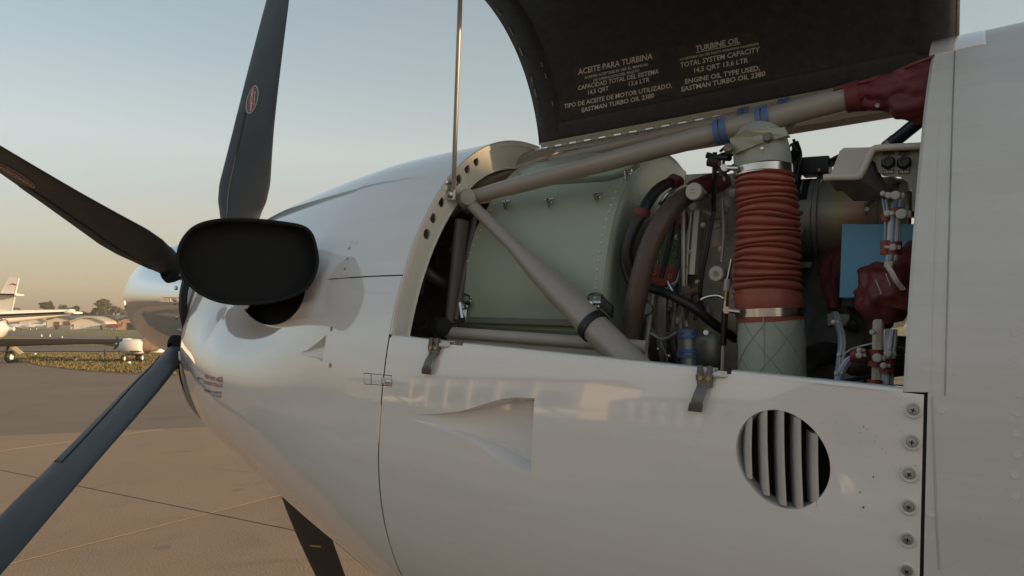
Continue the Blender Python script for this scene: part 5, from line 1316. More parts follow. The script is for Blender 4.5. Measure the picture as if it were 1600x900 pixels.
ASPH = mat_ground("asphalt_worn", (.165, .126, .094), (.212, .165, .122), .5, .9, .3, .35)
ASPH_D = mat_ground("taxiway_asphalt", (.125, .11, .10), (.16, .14, .125), .2, .9, .2)
GRASS_M = mat_ground("dry_grass", (.12, .11, .035), (.24, .185, .065), .22, .95, .5, .12, 9)
FIELD = mat_ground("far_field", (.15, .12, .05), (.24, .18, .08), .03, .95, .2, .05, 3)
JOINT = mat("joint_filler", (.05, .042, .035), .9)
def sheet(name, pts, z, material, kind='structure'):
    v = [Vector((p[0], p[1], z)) for p in pts]; return mk(name, (v, [tuple(range(len(v)))]), material, None, smooth=0, kind=kind)
sheet("ground", [(-2500, -2500), (2500, -2500), (2500, 2500), (-2500, 2500)], -.03, FIELD)
# apron base, reaching round and behind the aeroplane; slabs laid on it
def gp_(px, py): g_ = G(px, py); return (g_.x, g_.y)
near_edge = [gp_(-700, 545), gp_(-200, 551), gp_(20, 560), gp_(62, 571), gp_(133, 579), gp_(200, 583), gp_(290, 587), gp_(700, 592), gp_(1500, 592)]
apron = sheet("apron", near_edge + [(90, 60), (90, -34), (-90, -34), (-90, -5)], -.022, ASPH)
# concrete slabs (each its own piece with recessed joints) over the warm field of the photo
e0, e1 = Vector(gp_(0, 681)), Vector(gp_(300, 668)); ed = (e1 - e0).normalized()
slabs = []
def clip(poly, o, d):
    """keep the part on the right hand side of the edge line"""
    r_ = []; sd_ = lambda p: d.x * (p[1] - o.y) - d.y * (p[0] - o.x)
    for i in range(len(poly)):
        a, b = poly[i], poly[(i + 1) % len(poly)]; sa, sb = sd_(a), sd_(b)
        if sa <= 0: r_.append(a)
        if (sa <= 0) != (sb <= 0): t = sa / (sa - sb); r_.append((a[0] + (b[0] - a[0]) * t, a[1] + (b[1] - a[1]) * t))
    return r_
jf = clip([(JX_ , JY_) for JX_, JY_ in ((-18.8, -16.0), (18.0, -16.0), (18.0, 20.5), (-18.8, 20.5))], e0, ed)
sheet("joint_filler", jf, -.0025, JOINT)
JX, JY, SZ = -5.1, 2.24, 4.6
for i in range(-3, 5):
    for j in range(-4, 4):
        x0, x1, y0, y1 = JX + i * SZ + .009, JX + (i + 1) * SZ - .009, JY + j * SZ + .009, JY + (j + 1) * SZ - .009
        poly = clip([(x0, y0), (x1, y0), (x1, y1), (x0, y1)], e0, ed)
        if len(poly) < 3: continue
        dz = 0.0
        v = [Vector((p[0], p[1], -.021)) for p in poly] + [Vector((p[0], p[1], dz)) for p in poly]; n = len(poly)
        o = mk("concrete_slab", (v, [tuple(n + i_ for i_ in range(n))] + [(i_, (i_ + 1) % n, (i_ + 1) % n + n, i_ + n) for i_ in range(n)]), random.choice([CONC, CONC, CONC2]), apron, smooth=0, bevel=.0015)
# hairline cracks and a few dark drips on the slabs
rc_ = random.Random(3)
for x_, y_, L_, a_ in ((-6.6, 3.4, 1.6, .4), (-4.3, 3.3, 1.1, -.9), (-7.4, 1.1, 1.8, 1.0), (-3.9, 2.7, .7, .2)):
    pts = [Vector((x_, y_, .0006))]
    for k in range(12): a_ += rc_.uniform(-.35, .35); pts.append(pts[-1] + Vector((math.cos(a_), math.sin(a_), 0)) * L_ / 12)
    vv = []
    for k, p_ in enumerate(pts): wd_ = .004 * (1 - abs(k / 12 - .4)); vv += [p_ + Vector((-math.sin(a_), math.cos(a_), 0)) * wd_, p_ - Vector((-math.sin(a_), math.cos(a_), 0)) * wd_]
    mk("crack", (vv, [(2 * k, 2 * k + 1, 2 * k + 3, 2 * k + 2) for k in range(12)]), JOINT, apron, smooth=0)
OILM = mat("oil_spot", (.215, .155, .10), .7)
for x_, y_, r_ in ((-5.6, 2.9, .05), (-5.75, 3.05, .03), (-4.6, 1.5, .06), (-6.9, 2.0, .045), (-4.1, 3.2, .04), (-7.8, 3.9, .08), (-5.0, 3.9, .05), (-6.2, 1.3, .035)):
    mk("oil_spot", ([Vector((x_ + r_ * math.cos(t) * rc_.uniform(.7, 1.2), y_ + r_ * math.sin(t) * rc_.uniform(.7, 1.2), .0008)) for t in lin(0, 2 * math.pi, 15)[:-1]], [tuple(range(14))]), OILM, apron, smooth=0)
# airfield strips beyond, each a sheet a few mm above the one below
def strip(name, top, bot, z, material):
    return sheet(name, [gp_(*p) for p in bot] + [gp_(*p) for p in top[::-1]], z, material)
GR = []
strip("grass_verge", [(-400, 549), (290, 550), (900, 551), (1600, 551)], [(-400, 560), (20, 560), (62, 571), (133, 579), (200, 583), (290, 587), (900, 592), (1600, 592)], -.012, GRASS_M)
strip("taxiway", [(-400, 540.5), (700, 541.5), (1600, 541.5)], [(-400, 548), (290, 549), (1600, 549.5)], .004, ASPH_D)
strip("grass_strip", [(-400, 522), (20, 523.5), (80, 527.5), (160, 530), (300, 531.5), (1600, 532)], [(-400, 540), (700, 541), (1600, 541)], -.008, GRASS_M)
strip("runway", [(-400, 516), (20, 518.2), (80, 522), (140, 525.5), (300, 528.5), (1600, 530)], [(-400, 523), (20, 524.5), (80, 528.5), (160, 531), (300, 532.5), (1600, 533.5)], .01, ASPH_D)
strip("grass_field", [(-400, 511.2), (1600, 511.2)], [(-400, 517), (20, 519), (80, 523), (140, 527), (300, 530), (1600, 531)], -.004, GRASS_M)
strip("hangar_apron", [(-400, 508), (1600, 508)], [(-400, 511), (1600, 511)], .02, mat_ground("pale_concrete", (.30, .26, .21), (.36, .32, .26), .05, .9))
# grass blades as real tufts along the near edge of the verge (uncountable)
rg = random.Random(7); v, f = [], []
for k in range(15000):
    px_ = rg.uniform(-60, 330); py_ = rg.uniform(551, 586) if rg.random() < .8 else rg.uniform(532, 540)
    if py_ > np.interp(px_, [-60, 20, 62, 133, 200, 290], [556, 559, 570, 578, 582, 586]): continue
    g_ = G(px_, py_); h = rg.uniform(.02, .07) * (1 if py_ > 545 else 1.4); a = rg.uniform(0, 3.14); w_ = rg.uniform(.02, .05); s = len(v)
    v += [Vector((g_.x - w_ * math.cos(a), g_.y - w_ * math.sin(a), -.012)), Vector((g_.x + w_ * math.cos(a), g_.y + w_ * math.sin(a), -.012)), Vector((g_.x + rg.uniform(-.05, .05), g_.y + rg.uniform(-.05, .05), h))]; f.append((s, s + 1, s + 2))
TUFT = mat("grass_blades", (.19, .15, .065), .9, noise=.3, nscale=.25, col2=(.12, .11, .045))
o = mk("grass", (v, f), TUFT, None, smooth=0, kind='stuff')

# ================================================================== BACKGROUND AIRCRAFT
WPAINT = mat("aircraft_white_paint", (.74, .72, .69), .35, noise=.05, nscale=2, coat=.1)
DEICE = mat("black_deice_rubber", (.018, .018, .018), .85, spec=.15)
STRIPE = mat("dark_red_stripe", (.10, .025, .02), .45)
TARP = mat("brown_engine_cover", (.14, .10, .07), .8, noise=.3, nscale=6, bump=.3, bscale=5)
CREAM = mat("cream_paint", (.60, .52, .36), .45)
def bgo(name, parent, geo, m_, **k):
    o = mk(name, geo, m_, parent, **k)
    if parent is not None: o.location = -V(root_loc[parent.name])
    return o
root_loc = {}
def bg_thing(name, loc, label, cat, group=None):
    o = empty(name, (loc[0], loc[1], 0), label, cat, group); root_loc[o.name] = (loc[0], loc[1], 0); return o
def At(px, py, dep): return CAM + ray(px, py) * dep
hf = Vector((fwd.x, fwd.y, 0)).normalized(); hr = Vector((rgt.x, rgt.y, 0)).normalized(); Z = Vector((0, 0, 1))
def loft(rings, cap=True):
    n = len(rings[0]); v = [p for r_ in rings for p in r_]; f = [(k * n + i, k * n + (i + 1) % n, (k + 1) * n + (i + 1) % n, (k + 1) * n + i) for k in range(len(rings) - 1) for i in range(n)]
    if cap: f += [tuple(range(n))[::-1], tuple((len(rings) - 1) * n + i for i in range(n))]
    return v, f
def body(o_, d, st, n=20):
    """st: (distance, half width, half height, z shift)"""
    d = V(d).normalized(); s = d.cross(Z).normalized()
    return loft([[V(o_) + d * t + s * (wd * math.cos(2 * math.pi * i / n)) + Z * (hh * math.sin(2 * math.pi * i / n) + dz) for i in range(n)] for t, wd, hh, dz in st])
def airfoil(pairs, n=16):
    """pairs: (leading edge point, trailing edge point, thickness)"""
    rings = []
    for le, te, th in pairs:
        le, te = V(le), V(te); rings.append([le.lerp(te, (1 - math.cos(2 * math.pi * i / n)) / 2) + Z * (th / 2 * math.sin(2 * math.pi * i / n)) for i in range(n)])
    return loft(rings)
def gwheel(parent, c, r, wdt, ax=None):
    ax = ax or hr; t_ = bgo("wheel", parent, lathe(V(c) - ax * wdt / 2, ax, [(.02, r * .45), (0, r * .6), (0, r * .85), (wdt * .25, r), (wdt * .75, r), (wdt, r * .85), (wdt, r * .6), (wdt - .02, r * .45)], 20), RUBBER)
    mk("wheel_rim", lathe(V(c) - ax * (wdt / 2 - .01), ax, [(0, .001), (0, r * .55), (wdt - .02, r * .55), (wdt - .02, .001)], 16), WPAINT, t_)
# -- A: low-wing aeroplane nearest, only its wing and main wheel in view
gA = G(15, 566.5); dA = (gA - CAM).dot(fwd)
A = bg_thing("parked_aeroplane", gA, "low-wing aeroplane at the left edge showing only a dark-edged wing and one main wheel", "aeroplane")
root_ = At(-330, 541, dA - 2.2); mid_ = At(10, 535.5, dA - .3); tip_ = At(190, 533.2, dA + 2.1)
bgo("wing", A, airfoil([(root_, root_ + hf * 2.0, .30), (mid_, mid_ + hf * 1.7, .22), (tip_, tip_ + hf * 1.0, .12)]), WPAINT, smooth=50)
ed_ = []
def edge_ring(c, r): return [c + Z * (r * math.sin(2 * math.pi * i / 10)) + hf * (r * .7 * math.cos(2 * math.pi * i / 10)) for i in range(10)]
bgo("deice_boot", A, loft([edge_ring(root_ + hf * .03, .19), edge_ring(mid_ + hf * .02, .145), edge_ring(tip_ + hf * .02, .085)]), DEICE, smooth=60)
bgo("fuselage", A, body(At(-360, 520, dA - 3), hf, [(-1.5, .02, .02, -.1), (-.9, .45, .40, 0), (.3, .62, .65, .1), (2.5, .68, .8, .15), (6, .35, .4, .3), (8, .1, .15, .4)]), WPAINT, smooth=60)
bgo("tail_fin", A, prism([At(-360, 500, dA + 4), At(-360, 500, dA + 5.2), At(-360, 462, dA + 5.8), At(-360, 462, dA + 5.0)], hr * .08), WPAINT, smooth=0)
wc = Vector((gA.x, gA.y, .215)); gwheel(A, wc, .225, .17)
bgo("gear_leg", A, tube([wc + hr * -.13, wc + Vector((0, 0, .25)) + hr * -.13, wc + Vector((0, 0, .62)) + hr * .02], .045, n=10), DARKPART)
dpt = [At(14, 542, dA - .1), At(22, 539.5, dA - .1), At(37, 551.5, dA - .1), At(30, 553.5, dA - .1)]
bgo("gear_door", A, prism(dpt, hf * .03), CREAM, smooth=0)
bgo("wheel_chock", A, box(wc + hr * .27 + Vector((0, 0, -.15)), .30, .12, .13, hr, hf, Z), RUBBER, bevel=.02) 
wc2 = Vector((gA.x, gA.y, .215)) - hr * 5.2; gwheel(A, wc2, .225, .17); bgo("gear_leg", A, tube([wc2 + hr * .13, wc2 + Z * .6], .045), DARKPART)
# -- B: high-wing twin behind it
gB = G(-40, 535); dB = 44.0
B = bg_thing("parked_aeroplane", (At(-30, 540, dB).x, At(-30, 540, dB).y), "white high-wing twin with tall swept tail fin and striped engine nacelle at the left edge", "aeroplane")
wr_, wt_ = At(-260, 507, dB - 2), At(112, 488.5, dB + 1)
bgo("wing", B, airfoil([(wr_ , wr_ + hf * 2.4, .34), (wt_, wt_ + hf * 1.2, .14)]), WPAINT, smooth=50)
bgo("deice_boot", B, loft([edge_ring(wr_ + hf * .01 + Z * .10, .11), edge_ring(wt_ + hf * .01 + Z * .03, .055)]), DEICE, smooth=60)
bgo("wing_tip_lamp", B, body(wt_ - hr * .35 + Z * .02, hr, [(0, .2, .09, 0), (.25, .25, .17, .05), (.5, .14, .10, .08), (.56, .02, .02, .08)], 10), WPAINT, smooth=60)
nb = At(-14, 514, dB - .6)
bgo("engine_nacelle", B, body(nb - hr * 1.6, hr, [(0, .30, .35, 0), (.5, .55, .60, 0), (1.6, .56, .62, 0), (2.1, .52, .56, 0), (2.35, .40, .42, 0), (2.55, .16, .17, 0), (2.8, .07, .07, 0)]), WPAINT, smooth=60)
for q_ in (1.55, 1.85, 2.12): bgo("nacelle_stripe", B, tube([nb + hr * (q_ - 1.6 + .25 * math.sin(t)) + (hf * math.cos(t) + Z * math.sin(t)) * (.60 - .05 * (q_ > 2) ) for t in lin(0, 2 * math.pi, 25)[:-1]], .028, n=6, closed=True), STRIPE)
bgo("exhaust_tip", B, tube([nb + hr * 1.0 + Z * -.02, nb + hr * 1.35], .11, n=12), FLANGE)
dT = dB + 6
fin = [At(-2, 500, dT), At(-2, 466, dT), At(15.5, 432.5, dT), At(28.8, 435, dT), At(17, 492, dT), At(14, 500, dT)]
bgo("tail_fin", B, prism(fin, hf * .07), WPAINT, smooth=0, bevel=.02)
bgo("fin_mark", B, tube([At(16, 444.5, dT - .02), At(20, 443.2, dT - .02), At(25, 445, dT - .02)], .03, n=6), STRIPE)
tp0, tp1 = At(-60, 459, dT - .4), At(26, 460.5, dT - .4)
bgo("tailplane", B, airfoil([(tp0, tp0 + hf * .9, .14), (tp1, tp1 + hf * .8, .11)]), WPAINT)
bgo("deice_boot", B, loft([edge_ring(tp0 + Z * .01, .065), edge_ring(tp1 + Z * .01, .055)]), DEICE)
bgo("tailplane_tip", B, body(tp1 + Z * -.0, hr, [(0, .25, .10, 0), (.08, .2, .09, 0), (.14, .03, .02, 0)], 10), WPAINT)
bgo("fuselage", B, body(At(-330, 512, dB + 1.5), (At(5, 497, dT) - At(-330, 512, dB + 1.5)), [(-3, .05, .05, -.2), (-2, .55, .6, -.1), (0, .68, .8, 0), (7, .66, .75, 0), (12, .35, .4, .1), (15.0, .12, .2, .2)]), WPAINT, smooth=60)
wB = At(-16, 535, dB); wB.z = .30; gwheel(B, wB, .3, .2); bgo("gear_leg", B, tube([wB + hr * .14, wB + Z * 1.0 + hr * .1], .06), DARKPART)
wB = At(-250, 535, dB); wB.z = .30; gwheel(B, wB, .3, .2); bgo("gear_leg", B, tube([wB + hr * .14, wB + Z * 1.6 + hr * .1], .06), DARKPART)
# -- C: covered twin behind the propeller
gC = G(206, 565.5); dC = (gC - CAM).dot(fwd)
C = bg_thing("parked_aeroplane", gC, "white parked twin with grey propeller and brown engine cover standing beside the spinner", "aeroplane")
nc = At(191, 541, dC)
def ringbox(px, top, bot, dep, hw):
    c = At(px, (top + bot) / 2, dep); h = (bot - top) / 2 * dep / FPX; r_ = []
    for i in range(20):
        t = 2 * math.pi * i / 20; g_ = lambda u: math.copysign(abs(u) ** .62, u); r_.append(c + hf * (hw * g_(math.cos(t))) + Z * (h * g_(math.sin(t))))
    return r_
bgo("engine_nacelle", C, loft([ringbox(190, 536, 548, dC, .16), ringbox(192.5, 533, 550.5, dC, .32), ringbox(198, 530.5, 552, dC, .42), ringbox(212, 529.5, 553, dC, .48), ringbox(224, 530, 553.5, dC, .48), ringbox(229, 532, 551, dC, .40)]), WPAINT, smooth=60)
bgo("exhaust_soot", C, body(At(203, 549, dC - .46), hr, [(0, .01, .02, 0), (.1, .02, .05, 0), (.3, .02, .03, 0), (.45, .01, .01, 0)], 10), DARKPART)
bgo("nose_intake", C, loft([ringbox(194, 528.6, 533, dC - .05, .12), ringbox(203, 528.4, 533, dC - .05, .15), ringbox(208, 530, 533, dC - .05, .08)]), FLANGE)
bgo("spinner", C, body(At(186, 535, dC), hr, [(-.06, .01, .01, 0), (0, .08, .08, 0), (.12, .13, .13, 0)], 12), DARKPART)
GREYB = mat("grey_blade", (.09, .095, .09), .5)
for t in (.55, 2.5, 3.9, -.85):
    c_ = At(188, 535, dC); d_ = hf * (math.sin(t) * .35) + hr * (math.cos(t) * .62) + Z * math.sin(t) * .9; d_ = d_.normalized()
    bgo("propeller_blade", C, tube([c_, c_ + d_ * .12, c_ + d_ * .26, c_ + d_ * .36], [.03, .055, .05, .015], n=8, flat=.35), GREYB)
bgo("brown_engine_cover", C, loft([ringbox(228, 531, 552, dC + .1, .42), ringbox(231, 527, 552, dC + .15, .5), ringbox(238, 532, 550, dC + .25, .5), ringbox(246, 540, 549, dC + .35, .5), ringbox(252, 544, 549, dC + .4, .3)]), TARP, smooth=50)
bgo("wing_root_sheet", C, airfoil([(At(150, 536.5, dC + 2), At(150, 533, dC + 3.2), .12), (At(182, 538, dC + 1.4), At(188, 535, dC + 2.8), .30)]), WPAINT, smooth=50)
wl0, wl1 = At(229, 550.5, dC), At(262, 546.5, dC + .5)
bgo("wing", C, airfoil([(wl0, wl0 + hf * 1.6, .12), (At(240, 549, dC), At(240, 549, dC) + hf * 1.5, .24), (At(252, 548.5, dC + .2), At(252, 548, dC + .2) + hf * 1.3, .25), (wl1, wl1 + hf * .8, .05)]), WPAINT, smooth=60)
bgo("lower_wing_stub", C, airfoil([(At(193, 553.5, dC), At(193, 552.5, dC + 1.2), .10), (At(215, 554.5, dC), At(215, 553.5, dC + 1.2), .08)]), CREAM, smooth=50)
for px_, py_, r_, dd in ((193, 561.8, .14, -.2), (221, 559.3, .15, .2), (216, 559, .15, .6)):
    c_ = At(px_, py_, dC + dd); c_.z = r_; gwheel(C, c_, r_ + .005, .11); bgo("gear_leg", C, tube([c_ + hr * .03, Vector((c_.x, c_.y, .62))], .035, n=8), WPAINT)
bgo("mooring_chain", C, tube([At(186, 546, dC), At(186, 556, dC)], .008, n=5), DARKPART)
# -- small things on the airfield
def single(name, geo, m_, label, cat, group=None, **k):
    o = mk(name, geo, m_, None, **k); o['label'] = label; o['category'] = cat
    if group: o['group'] = group
    return o
gP = G(164, 558.5); dP = (gP - CAM).dot(fwd); h_ = (558.5 - 545.5) * dP / FPX
single("marker_post", join(tube([gP - Z * .03, gP + Z * h_], .045, n=10), disc(gP, (0, 0, 1), .09, .03, 12)), RUBBER, "short black post standing in the grass in front of the covered twin", "post")
LAMPW = mat("white_marker", (.7, .66, .58), .5)
for i_, (px_, py_, s_, lab) in enumerate(((65, 526, .12, "white runway marker at the far left of the row of three"), (78, 526, .12, "white runway marker in the middle of the row of three"), (97, 528, .09, "smallest white runway marker at the right of the row of three"))):
    g_ = G(px_, py_); single("runway_marker", join(disc(g_ - Z * .0, (0, 0, 1), s_ * .8, .05, 12), lathe(g_ + Z * .04, (0, 0, 1), [(0, s_ * .5), (s_ * 1.2, s_ * .5), (s_ * 1.8, s_ * .3), (s_ * 1.9, .001)], 12)), LAMPW, lab, "runway marker", "white markers beside the runway")
for px_, py_, s_, lab in ((118.5, 563.5, .07, "small white stone on the grass verge, left of the black post"), (202, 568, .07, "small white chock lying behind the twin's front wheel"), (55, 554, .06, "small white stone on the verge near the left wheel door")):
    g_ = G(px_, py_); single("ground_marker", lathe(g_ - Z * .01, (0, 0, 1), [(0, s_), (s_ * .8, s_ * .9), (s_ * 1.3, s_ * .5), (s_ * 1.4, .001)], 9), LAMPW, lab, "marker", "pale pieces lying on the verge")

# ================================================================== HANGARS
WWALL = mat("white_hangar_wall", (.74, .66, .54), .6, noise=.08, nscale=.4)
GWALL = mat("grey_hangar_wall", (.30, .29, .27), .6, noise=.1, nscale=.5)
ROOFB = mat("slate_blue_roof", (.07, .095, .115), .55, noise=.15, nscale=.4)
ROOFW = mat("pale_metal_roof", (.50, .45, .37), .5, noise=.1, nscale=.4)
TANW = mat("tan_hangar_wall", (.44, .31, .19), .7, noise=.1, nscale=.6)
REDP = mat("red_brown_panel", (.22, .07, .055), .6)
ROOFK = mat("dark_roof", (.075, .07, .065), .7, noise=.2, nscale=.5)
DH = 175.0
def hangar(name, px0, px1, eave, ridge, label, wall, roof, arched=True, dep=DH, base=None, length=26, group="hangars across the airfield", doors=(), skew=0.0):
    c0, c1 = At(px0, 514, dep), At(px1, 514, dep + skew); c0.z = c1.z = 0
    def hz(py): return max(.5, At((px0 + px1) / 2, py, dep).z)
    he, hr_ = hz(eave), hz(ridge); t = bg_thing(name, (c0 + c1) / 2, label, "hangar", group)
    ax = (c1 - c0); n = 14; back = Vector((-ax.y, ax.x, 0)).normalized(); back = back if back.dot(hf) > 0 else -back; back *= length
    prof = []
    for i in range(n + 1):
        s = i / n; z = he + (hr_ - he) * (math.sin(math.pi * s) if arched else 1 - abs(2 * s - 1)); prof.append(c0 + ax * s + Z * z)
    front = [c0] + prof + [c1]
    bgo("wall", t, prism(front, back), wall, smooth=0)
    th = .35; v = []
    for p_ in prof: v += [p_ + Z * .03 - back * .02, p_ + Z * (th + .03) - back * .02, p_ + Z * (th + .03) + back * 1.02, p_ + Z * .03 + back * 1.02]
    f = [(k * 4 + i, k * 4 + (i + 1) % 4, (k + 1) * 4 + (i + 1) % 4, (k + 1) * 4 + i) for k in range(n) for i in range(4)] + [(0, 1, 2, 3), (4 * n, 4 * n + 1, 4 * n + 2, 4 * n + 3)]
    bgo("roof", t, (v, f), roof, smooth=30)
    for (a, b, z0, z1, nm, mt) in doors:
        q0, q1 = c0 + ax * a, c0 + ax * b; o_ = -back.normalized() * .12
        d_ = bgo(nm, t, prism([q0 + Z * z0 * he + o_, q1 + Z * z0 * he + o_, q1 + Z * z1 * he + o_, q0 + Z * z1 * he + o_], back.normalized() * .10), mt, smooth=0)
    return t
hangar("hangar", 110, 165, 504.5, 496.5, "white hangar with a shallow arched roof and long flat front, beside the slate-roofed shed", WWALL, ROOFW, doors=((.10, .32, .02, .8, "sliding_door", WPAINT), (.34, .56, .02, .8, "sliding_door", WPAINT), (.58, .80, .02, .8, "sliding_door", WPAINT), (.05, .09, .5, .75, "vent", ROOFK), (.86, .9, .0, .6, "door", ROOFK)))
hangar("hangar", 73, 118, 500.5, 494.5, "slate-blue roofed shed with two red-brown panels in its white front", WWALL, ROOFB, arched=False, dep=DH + 8, doors=((.26, .44, .25, .85, "panel", REDP), (.58, .80, .5, .9, "panel", REDP), (.3, .4, .0, .2, "door", ROOFK)))
hangar("hangar", 30, 74, 503, 495.5, "cream-roofed low hangar half behind the high-wing twin's wing", WWALL, ROOFW, dep=DH + 14, doors=((.1, .4, .02, .7, "sliding_door", FLANGE), (.5, .8, .02, .7, "sliding_door", FLANGE)))
hangar("hangar", 154, 188, 504, 494.5, "grey-blue hangar with a big dark arched roof, left of the tan hangar", GWALL, ROOFB, dep=DH + 5, doors=((.1, .9, .05, .75, "door", ROOFK),))
hangar("hangar", 184, 224, 502, 495, "tan hangar with an open dark doorway right beside the spinner", TANW, ROOFK, arched=False, dep=DH - 8, doors=((.38, .95, .0, .82, "open_doorway", BLACK),))
hangar("hangar", -60, 26, 503, 497, "long white hangar mostly hidden behind the left aeroplanes", WWALL, ROOFW, dep=DH + 16, doors=((.6, .8, .02, .7, "sliding_door", FLANGE),))
hangar("hangar", 235, 420, 503, 494, "pale hangar hidden behind the nose of the big turboprop", WWALL, ROOFW, dep=DH + 10)
# low white shapes: parked light aircraft on the far apron
def light_plane(px, py, L, label, mt=WPAINT):
    c = At(px, py, DH - 18); c.z = 0; t = bg_thing("light_aircraft", c, label, "aeroplane", "light aircraft parked before the hangars"); s_ = 1
    bgo("fuselage", t, body(c + Z * 1.1 - hr * L / 2, hr, [(0, .05, .05, -.2), (.5, .35, .32, -.2), (L * .4, .45, .42, -.1), (L, .08, .1, .05)], 12), mt, smooth=60)
    bgo("wing", t, airfoil([(c + hf * -3.5 + hr * -.7 + Z * .7, c + hf * -3.5 + hr * .2 + Z * .7, .10), (c + hr * -.9 + Z * .7, c + hr * .4 + Z * .7, .14), (c + hf * 3.5 + hr * -.7 + Z * .7, c + hf * 3.5 + hr * .2 + Z * .7, .10)]), mt)
    bgo("tail_fin", t, prism([c + hr * (L * .36) + Z * 1.1, c + hr * (L * .5) + Z * 1.1, c + hr * (L * .53) + Z * 1.8, c + hr * (L * .45) + Z * 1.8], hf * .08), mt, smooth=0)
    for q_ in (-1, 1): gwheel(t, c + hf * q_ + Z * .25, .25, .15)
light_plane(28, 512, 5, "small white light aircraft parked left of the far hangars"); light_plane(52, 512, 5, "second small white light aircraft, just left of the slate-roofed shed")
light_plane(178, 515, 3.6, "small red light aircraft parked left of the tan hangar", REDP)

# ================================================================== TREES
LEAF = [mat("foliage_%s" % n_, c, .8, noise=.35, nscale=.6) for n_, c in (("olive", (.075, .075, .035)), ("dark", (.042, .048, .027)), ("warm", (.11, .09, .05)))]
BARK = mat("bark", (.10, .075, .05), .9, noise=.3, nscale=3)
def tree(px, base, top, wpx, label, lm, dep=DH + 45, kind="tree", n=1500, seed=0, thin=False, clumps=None):
    rnd = random.Random(seed); c = At(px, 513, dep); c.z = 0; H = At(px, top, dep).z; Wd = wpx * dep / FPX / 2
    t = bg_thing(kind, c, label, "tree", "trees beyond the hangars")
    bgo("trunk", t, join(tube([c, c + Z * H * .35, c + Z * H * .62 + hr * .3], [.38, .26, .14], n=8), *[tube([c + Z * H * q_, c + Z * H * (q_ + .22) + (hr * math.cos(a_) + hf * math.sin(a_)) * Wd * .5], [.13, .04], n=6) for q_, a_ in ((.3, .5), (.35, 3.4), (.42, 1.9), (.45, 5.2))]), BARK)
    v, f = [], []; cl = []
    for k in range(clumps or (7 if thin else 13)):
        a = rnd.uniform(0, 6.283); q_ = rnd.uniform(.0, .80) ** .6; zz = rnd.uniform(.32, .92); env = Wd * (1 - abs(zz - .58) / .62) if not thin else Wd
        cl.append((c + (hr * math.cos(a) + hf * math.sin(a)) * env * q_ * .8 + Z * H * zz, (Wd * rnd.uniform(.26, .46)) if not thin else Wd * .8, H * rnd.uniform(.06, .13)))
    for k in range(n):
        cc, r_, rz_ = rnd.choice(cl); d = Vector((rnd.gauss(0, 1), rnd.gauss(0, 1), rnd.gauss(0, 1))).normalized() * rnd.uniform(.45, 1.05)
        p_ = cc + Vector((d.x * r_, d.y * r_, d.z * rz_)); s_ = rnd.uniform(.16, .42); u = Vector((rnd.gauss(0, 1), rnd.gauss(0, 1), rnd.gauss(0, 1))).normalized(); w_ = u.cross(Vector((rnd.gauss(0, 1), rnd.gauss(0, 1), rnd.gauss(0, 1)))).normalized()
        i = len(v); v += [p_ - u * s_, p_ + w_ * s_ * .7, p_ + u * s_, p_ - w_ * s_ * .7]; f.append((i, i + 1, i + 2, i + 3))
    bgo("crown", t, (v, f), lm, smooth=0)
O_, K_, M_ = LEAF
tree(70, 500, 470, 34, "round dark tree, left one of the pair above the slate roof", K_, seed=1)
tree(91, 500, 472, 32, "round dark tree, right one of the pair above the slate roof", K_, seed=2, dep=DH + 48)
tree(76, 500, 470, 12, "tall thin crown between the two round dark trees", O_, seed=12, dep=DH + 50, n=700)
tree(113, 500, 478, 28, "lower dark tree just right of the pair, above the arched hangar", K_, seed=3)
tree(128, 505, 486, 24, "small bushy tree above the left end of the arched hangar", K_, seed=4, n=900)
tree(139, 505, 487, 24, "small olive tree over the middle of the arched hangar", O_, seed=13, n=900, dep=DH + 52)
tree(146, 502, 482, 6, "narrow dark cypress standing left of the tallest tree", K_, kind="cypress_tree", seed=5, thin=True, n=700, clumps=9)
tree(164, 502, 466, 40, "tallest olive-green tree with a broad open crown near the spinner", O_, seed=6, n=3000)
tree(179, 502, 473, 26, "olive tree leaning right beside the tallest tree", O_, seed=14, n=1400, dep=DH + 47)
tree(192, 505, 483, 16, "small pale tree between the tallest tree and the spinner", M_, seed=7, n=700)
tree(28, 502, 479, 34, "low reddish-brown tree behind the tail of the high-wing twin", M_, seed=8, n=1200)
tree(210, 505, 488, 22, "dark tree hidden behind the spinner", K_, seed=9, n=900)
v, f = [], []
rh = random.Random(5)
# far hedge line, reads as one mass
for k in range(9000):
    px_ = rh.uniform(-500, 1700); dep = DH + 60 + rh.uniform(-4, 8); p_ = At(px_, 512, dep); p_.z = rh.uniform(.3, 3.6) * (1.1 + .5 * math.sin(px_ * .05) + .4 * math.sin(px_ * .13)); s_ = rh.uniform(.5, 1.1)
    u = Vector((rh.gauss(0, 1), rh.gauss(0, 1), rh.gauss(0, 1))).normalized(); w_ = u.cross(Vector((rh.gauss(0, 1), rh.gauss(0, 1), .3))).normalized(); i = len(v); v += [p_ - u * s_, p_ + w_ * s_, p_ + u * s_, p_ - w_ * s_]; f.append((i, i + 1, i + 2, i + 3))
mk("hedge", (v, f), K_, None, smooth=0, kind='stuff')

